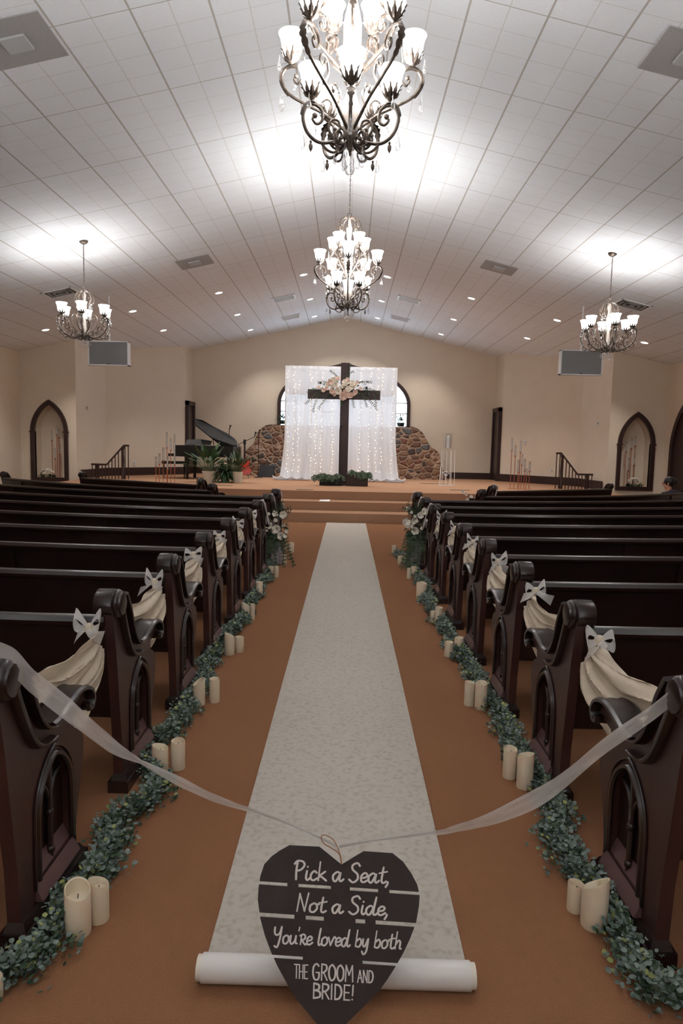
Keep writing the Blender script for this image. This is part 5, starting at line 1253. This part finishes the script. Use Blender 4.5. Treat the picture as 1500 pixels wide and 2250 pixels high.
# bouquets on the pew ends with tulle
def bouquet(s, px, py, label, seed):
    y = 9.15; c = PY(px, py, y); c.x = s*.93; rr = random.Random(seed)
    e = empty('pew_bouquet', (c.x, y, c.z), label, 'bouquet', 'rose bouquets hung on the pew ends')
    for i in range(15):
        b = MB(); big = i < 6; r = rr.uniform(.045, .06) if big else rr.uniform(.018, .03)
        rose(b, (c.x+rr.uniform(-.16, .14), y-.06-rr.uniform(0, .08), c.z+rr.uniform(-.16, .2)), r, rr); b.build('rose', M['rose'], e, recalc=False, smooth='all')
    lb, st = MB(), MB()
    for i in range(170):
        d = V((rr.uniform(-1, 1), rr.uniform(-1, .2), rr.uniform(-1, 1))); leafm(lb, V((c.x, y-.02, c.z))+V((d.x*.12, d.y*.08, d.z*.17)), d, .07, .03)
    for i in range(22): spray(lb, st, (c.x+rr.uniform(-.1, .1), y-.06, c.z-.1), (rr.uniform(-.5, .5), -.3, -1), rr.uniform(.2, .55), rr, 10, .014, .04, .7)
    for i in range(5): spray(lb, st, (c.x, y-.05, c.z+.1), (rr.uniform(-.9, .9), -.3, .8), .22, rr, 6, .014, .035, .5)
    lb.build('foliage', M['leafdark'], e, recalc=False, smooth=False); st.build('stem', M['stem'], e)
    def f(u, v): a = u*2*pi; r = .05+.05*v+.015*sin(u*40); return V((c.x-s*.0+r*cos(a)*.9+s*.03, y+.06+r*sin(a)*.6, .02+(c.z-.1)*(1-v)))
    t = MB().grid(f, 40, 10).build('tulle_column', M['purplegauze'], origin=(c.x+s*.03, y, 0), recalc=False, smooth='all'); tag(t, 'sheer grey-white tulle hanging to the floor under the %s bouquet' % ('left' if s < 0 else 'right'), 'tulle', 'tulle under the bouquets')
bouquet(-1, 616, 1150, 'ivory rose bouquet with trailing greenery on the left pew end nearest the stage', 51)
bouquet(1, 903, 1148, 'ivory rose bouquet with trailing greenery on the right pew end nearest the stage', 52)
# sashes over the last pew ends
def sash(k, s, label, y2=None):
    y = PEW_Y[k]; x = s*1.0; P = [(s*1.09, y-.02, .93), (s*1.0, y-.02, .985), (s*.965, y-.02, .93), (s*.955, y+.12, .8), (s*.95, y+.3, .66)]
    P = catmull(P, 5); b = MB(); n = len(P); vs = []
    for i, p in enumerate(P):
        for j in range(4): vs.append(p+V((-s*.003*sin(j*3+i), (j/3-.5)*.09, (j/3-.5)*.035*(i/n))))
    b.add(vs, [(i*4+j, i*4+j+1, (i+1)*4+j+1, (i+1)*4+j) for i in range(n-1) for j in range(3)])
    tag(b.build('tied_fabric', M['sash'], origin=(x, y, .9), recalc=False, smooth='all'), label, 'sash', 'white sashes over the far pew ends')
for s, sd in ((-1, 'left'), (1, 'right')):
    for k in (6, 7, 8): sash(k, s, 'white sash tied over the scroll of the %s %s pew' % (ordn[k], sd))
def front_sash(x, y, rz, label):
    b = MB(); R = Matrix.Rotation(rz, 3, 'Z'); P = catmull([(.05, 0, .9), (.0, .0, .99), (-.045, 0, .93), (-.05, .06, .84), (-.045, .15, .7)], 4); vs = []
    for i, p in enumerate(P):
        for j in range(3): vs.append(R @ (V(p)+V((0, (j-1)*.04, 0)))+V((x, y, 0)))
    n = len(P); b.add(vs, [(i*3+j, i*3+j+1, (i+1)*3+j+1, (i+1)*3+j) for i in range(n-1) for j in range(2)])
    tag(b.build('tied_fabric', M['sash'], origin=(x, y, .9), recalc=False, smooth='all'), label, 'sash', 'white sashes on the set-back pews')
front_sash(-2.22, 11.1, .2, 'white sash on the scroll of the left set-back curved pew'); front_sash(-2.7, 12.5, .5, 'white sash on the scroll of the left front angled pew')
front_sash(2.22, 11.1, pi-.2, 'white sash on the scroll of the right set-back curved pew'); front_sash(2.7, 12.5, pi-.5, 'white sash on the scroll of the right front angled pew')
e = empty('pew_posy', (2.02, 11.35, .6), 'small white flower posy beside the right set-back curved pew end', 'flowers')
for i, (dx, dz) in enumerate(((0, .12), (-.03, .2), (.05, .06), (-.06, .05), (.06, .16), (-.08, .25), (0, 0))):
    b = MB(); rose(b, (2.0+dx, 11.3, .68+dz), .03, rnd); b.build('rose', M['rose'], e, recalc=False, smooth='all')
b = MB()
for i in range(40): leafm(b, V((2.02, 11.35, .7)), (rnd.uniform(-1, 1), -.5, rnd.uniform(-1, 1)), .1, .03)
b.build('foliage', M['leafdark'], e, recalc=False, smooth=False)

# ------------------------------------------------------------------ person seated at the far right
def person(x, y, z):
    e = empty('person', (x, y, 0), 'dark-haired person in dark clothes sitting bent forward at the far right end of a pew', 'person')
    me = bpy.data.meshes.new('body')
    J = {'pel': (0, 0, .52, .13), 'sp': (-.05, .10, .66, .13), 'ch': (-.1, .22, .80, .14), 'nk': (-.13, .30, .90, .055), 'hd': (-.15, .34, .98, .07), 'hd2': (-.16, .36, 1.06, .085), 'hd3': (-.165, .36, 1.12, .06),
         'shl': (-.28, .20, .83, .06), 'ell': (-.33, .38, .64, .045), 'wl': (-.22, .55, .58, .03), 'hl': (-.17, .62, .56, .032),
         'shr': (.08, .22, .83, .06), 'elr': (.14, .38, .64, .045), 'wr': (.03, .55, .58, .03), 'hr': (-.02, .62, .56, .032),
         'hil': (-.1, .02, .50, .09), 'knl': (-.13, .45, .50, .065), 'anl': (-.13, .45, .09, .04), 'ftl': (-.14, .58, .04, .035), 'hir': (.1, .02, .50, .09), 'knr': (.1, .45, .50, .065), 'anr': (.1, .45, .09, .04), 'ftr': (.1, .58, .04, .035)}
    ks = list(J); E_ = [('pel', 'sp'), ('sp', 'ch'), ('ch', 'nk'), ('nk', 'hd'), ('hd', 'hd2'), ('hd2', 'hd3'), ('ch', 'shl'), ('shl', 'ell'), ('ell', 'wl'), ('wl', 'hl'), ('ch', 'shr'), ('shr', 'elr'), ('elr', 'wr'), ('wr', 'hr'), ('pel', 'hil'), ('hil', 'knl'), ('knl', 'anl'), ('anl', 'ftl'), ('pel', 'hir'), ('hir', 'knr'), ('knr', 'anr'), ('anr', 'ftr')]
    vl = [J[k][:3] for k in ks]; ed = [(ks.index(a), ks.index(b)) for a, b in E_]; rad = [J[k][3] for k in ks]
    for hx in ('hl', 'hr'):     # fingers and a thumb
        h = V(J[hx][:3]); base = ks.index(hx)
        for i, dx in enumerate((-.027, -.009, .009, .027)):
            i0 = len(vl); vl += [tuple(h+V((dx, .045, -.005))), tuple(h+V((dx*1.1, .075-.006*abs(i-1.5), -.03)))]; ed += [(base, i0), (i0, i0+1)]; rad += [.009, .008]
        i0 = len(vl); q = 1 if hx == 'hl' else -1; vl += [tuple(h+V((q*.04, .01, -.01))), tuple(h+V((q*.05, .035, -.02)))]; ed += [(base, i0), (i0, i0+1)]; rad += [.01, .009]
    me.from_pydata(vl, ed, [])
    o = bpy.data.objects.new('body', me); C.objects.link(o); mo = o.modifiers.new('skin', 'SKIN'); o.modifiers.new('sub', 'SUBSURF').render_levels = 1
    o.modifiers['sub'].levels = 1
    sv = me.skin_vertices[0].data
    for i, r in enumerate(rad): sv[i].radius = (r, r)
    sv[0].use_root = True
    dg = bpy.context.evaluated_depsgraph_get(); bm_ = bpy.data.meshes.new_from_object(o.evaluated_get(dg)); bpy.data.objects.remove(o)
    bm_.materials.clear(); bm_.materials.append(M['skin']); bm_.polygons.foreach_set('use_smooth', [True]*len(bm_.polygons))
    o = bpy.data.objects.new('body', bm_); C.objects.link(o); o.parent = e; o.location = (0, 0, z)
    # clothing: slightly larger shell of torso, arms and legs
    b = MB(); off = V((x, y, z))
    def seg(a, c, g): b.tube([off+V(J[a][:3]), off+V(J[c][:3])], [J[a][3]+g, J[c][3]+g], 12)
    for a, c in (('pel', 'sp'), ('sp', 'ch'), ('shl', 'ell'), ('shr', 'elr'), ('ch', 'shl'), ('ch', 'shr'), ('ell', 'wl'), ('elr', 'wr')): seg(a, c, .014)
    for k in ('sp', 'ch', 'shl', 'shr', 'ell', 'elr'): b.ball(off+V(J[k][:3]), J[k][3]+.014, 12, 8)
    b.build('jacket', M['shirt'], e)
    b = MB()
    for a, c in (('hil', 'knl'), ('knl', 'anl'), ('hir', 'knr'), ('knr', 'anr')): seg(a, c, .014)
    for k in ('pel', 'hil', 'hir', 'knl', 'knr'): b.ball(off+V(J[k][:3]), J[k][3]+.014, 12, 8)
    b.build('trousers', M['blackmatt'], e)
    hc = off+V((-.155, .35, 1.06))
    b = MB(); b.ball(hc+V((.04, -.01, .045)), .12, 16, 10, (1, 1, .9)); b.ball(hc+V((.12, -.03, .05)), .075, 12, 8); b.build('hair', M['hair'], e)
    b = MB(); b.ball(hc+V((-.09, .03, .0)), .02, 8, 6, (1, .7, .9)); b.ball(hc+V((-.075, .045, -.035)), .017, 8, 5, (1, 1.2, .5)); b.build('nose_and_mouth', M['skin'], e)
    b = MB(); b.ball(hc+V((-.082, .0, .02)), .009, 8, 5); b.ball(hc+V((-.075, .06, .02)), .009, 8, 5); b.build('eye', M['hair'], e)
    b = MB(); b.ball(hc+V((-.03, -.095, -.0)), .02, 8, 5, (1, .5, 1.5)); b.build('ear', M['skin'], e)
person(6.75, 13.75, -.06)

for o in bpy.data.objects:
    if o.parent and o.name.split('.')[0] in ('stem', 'yellow_tips', 'eucalyptus_leaves', 'dark_leaves') and o.parent.get('category') != 'garland': o['kind'] = 'stuff'
    if '_o' in o: del o['_o']
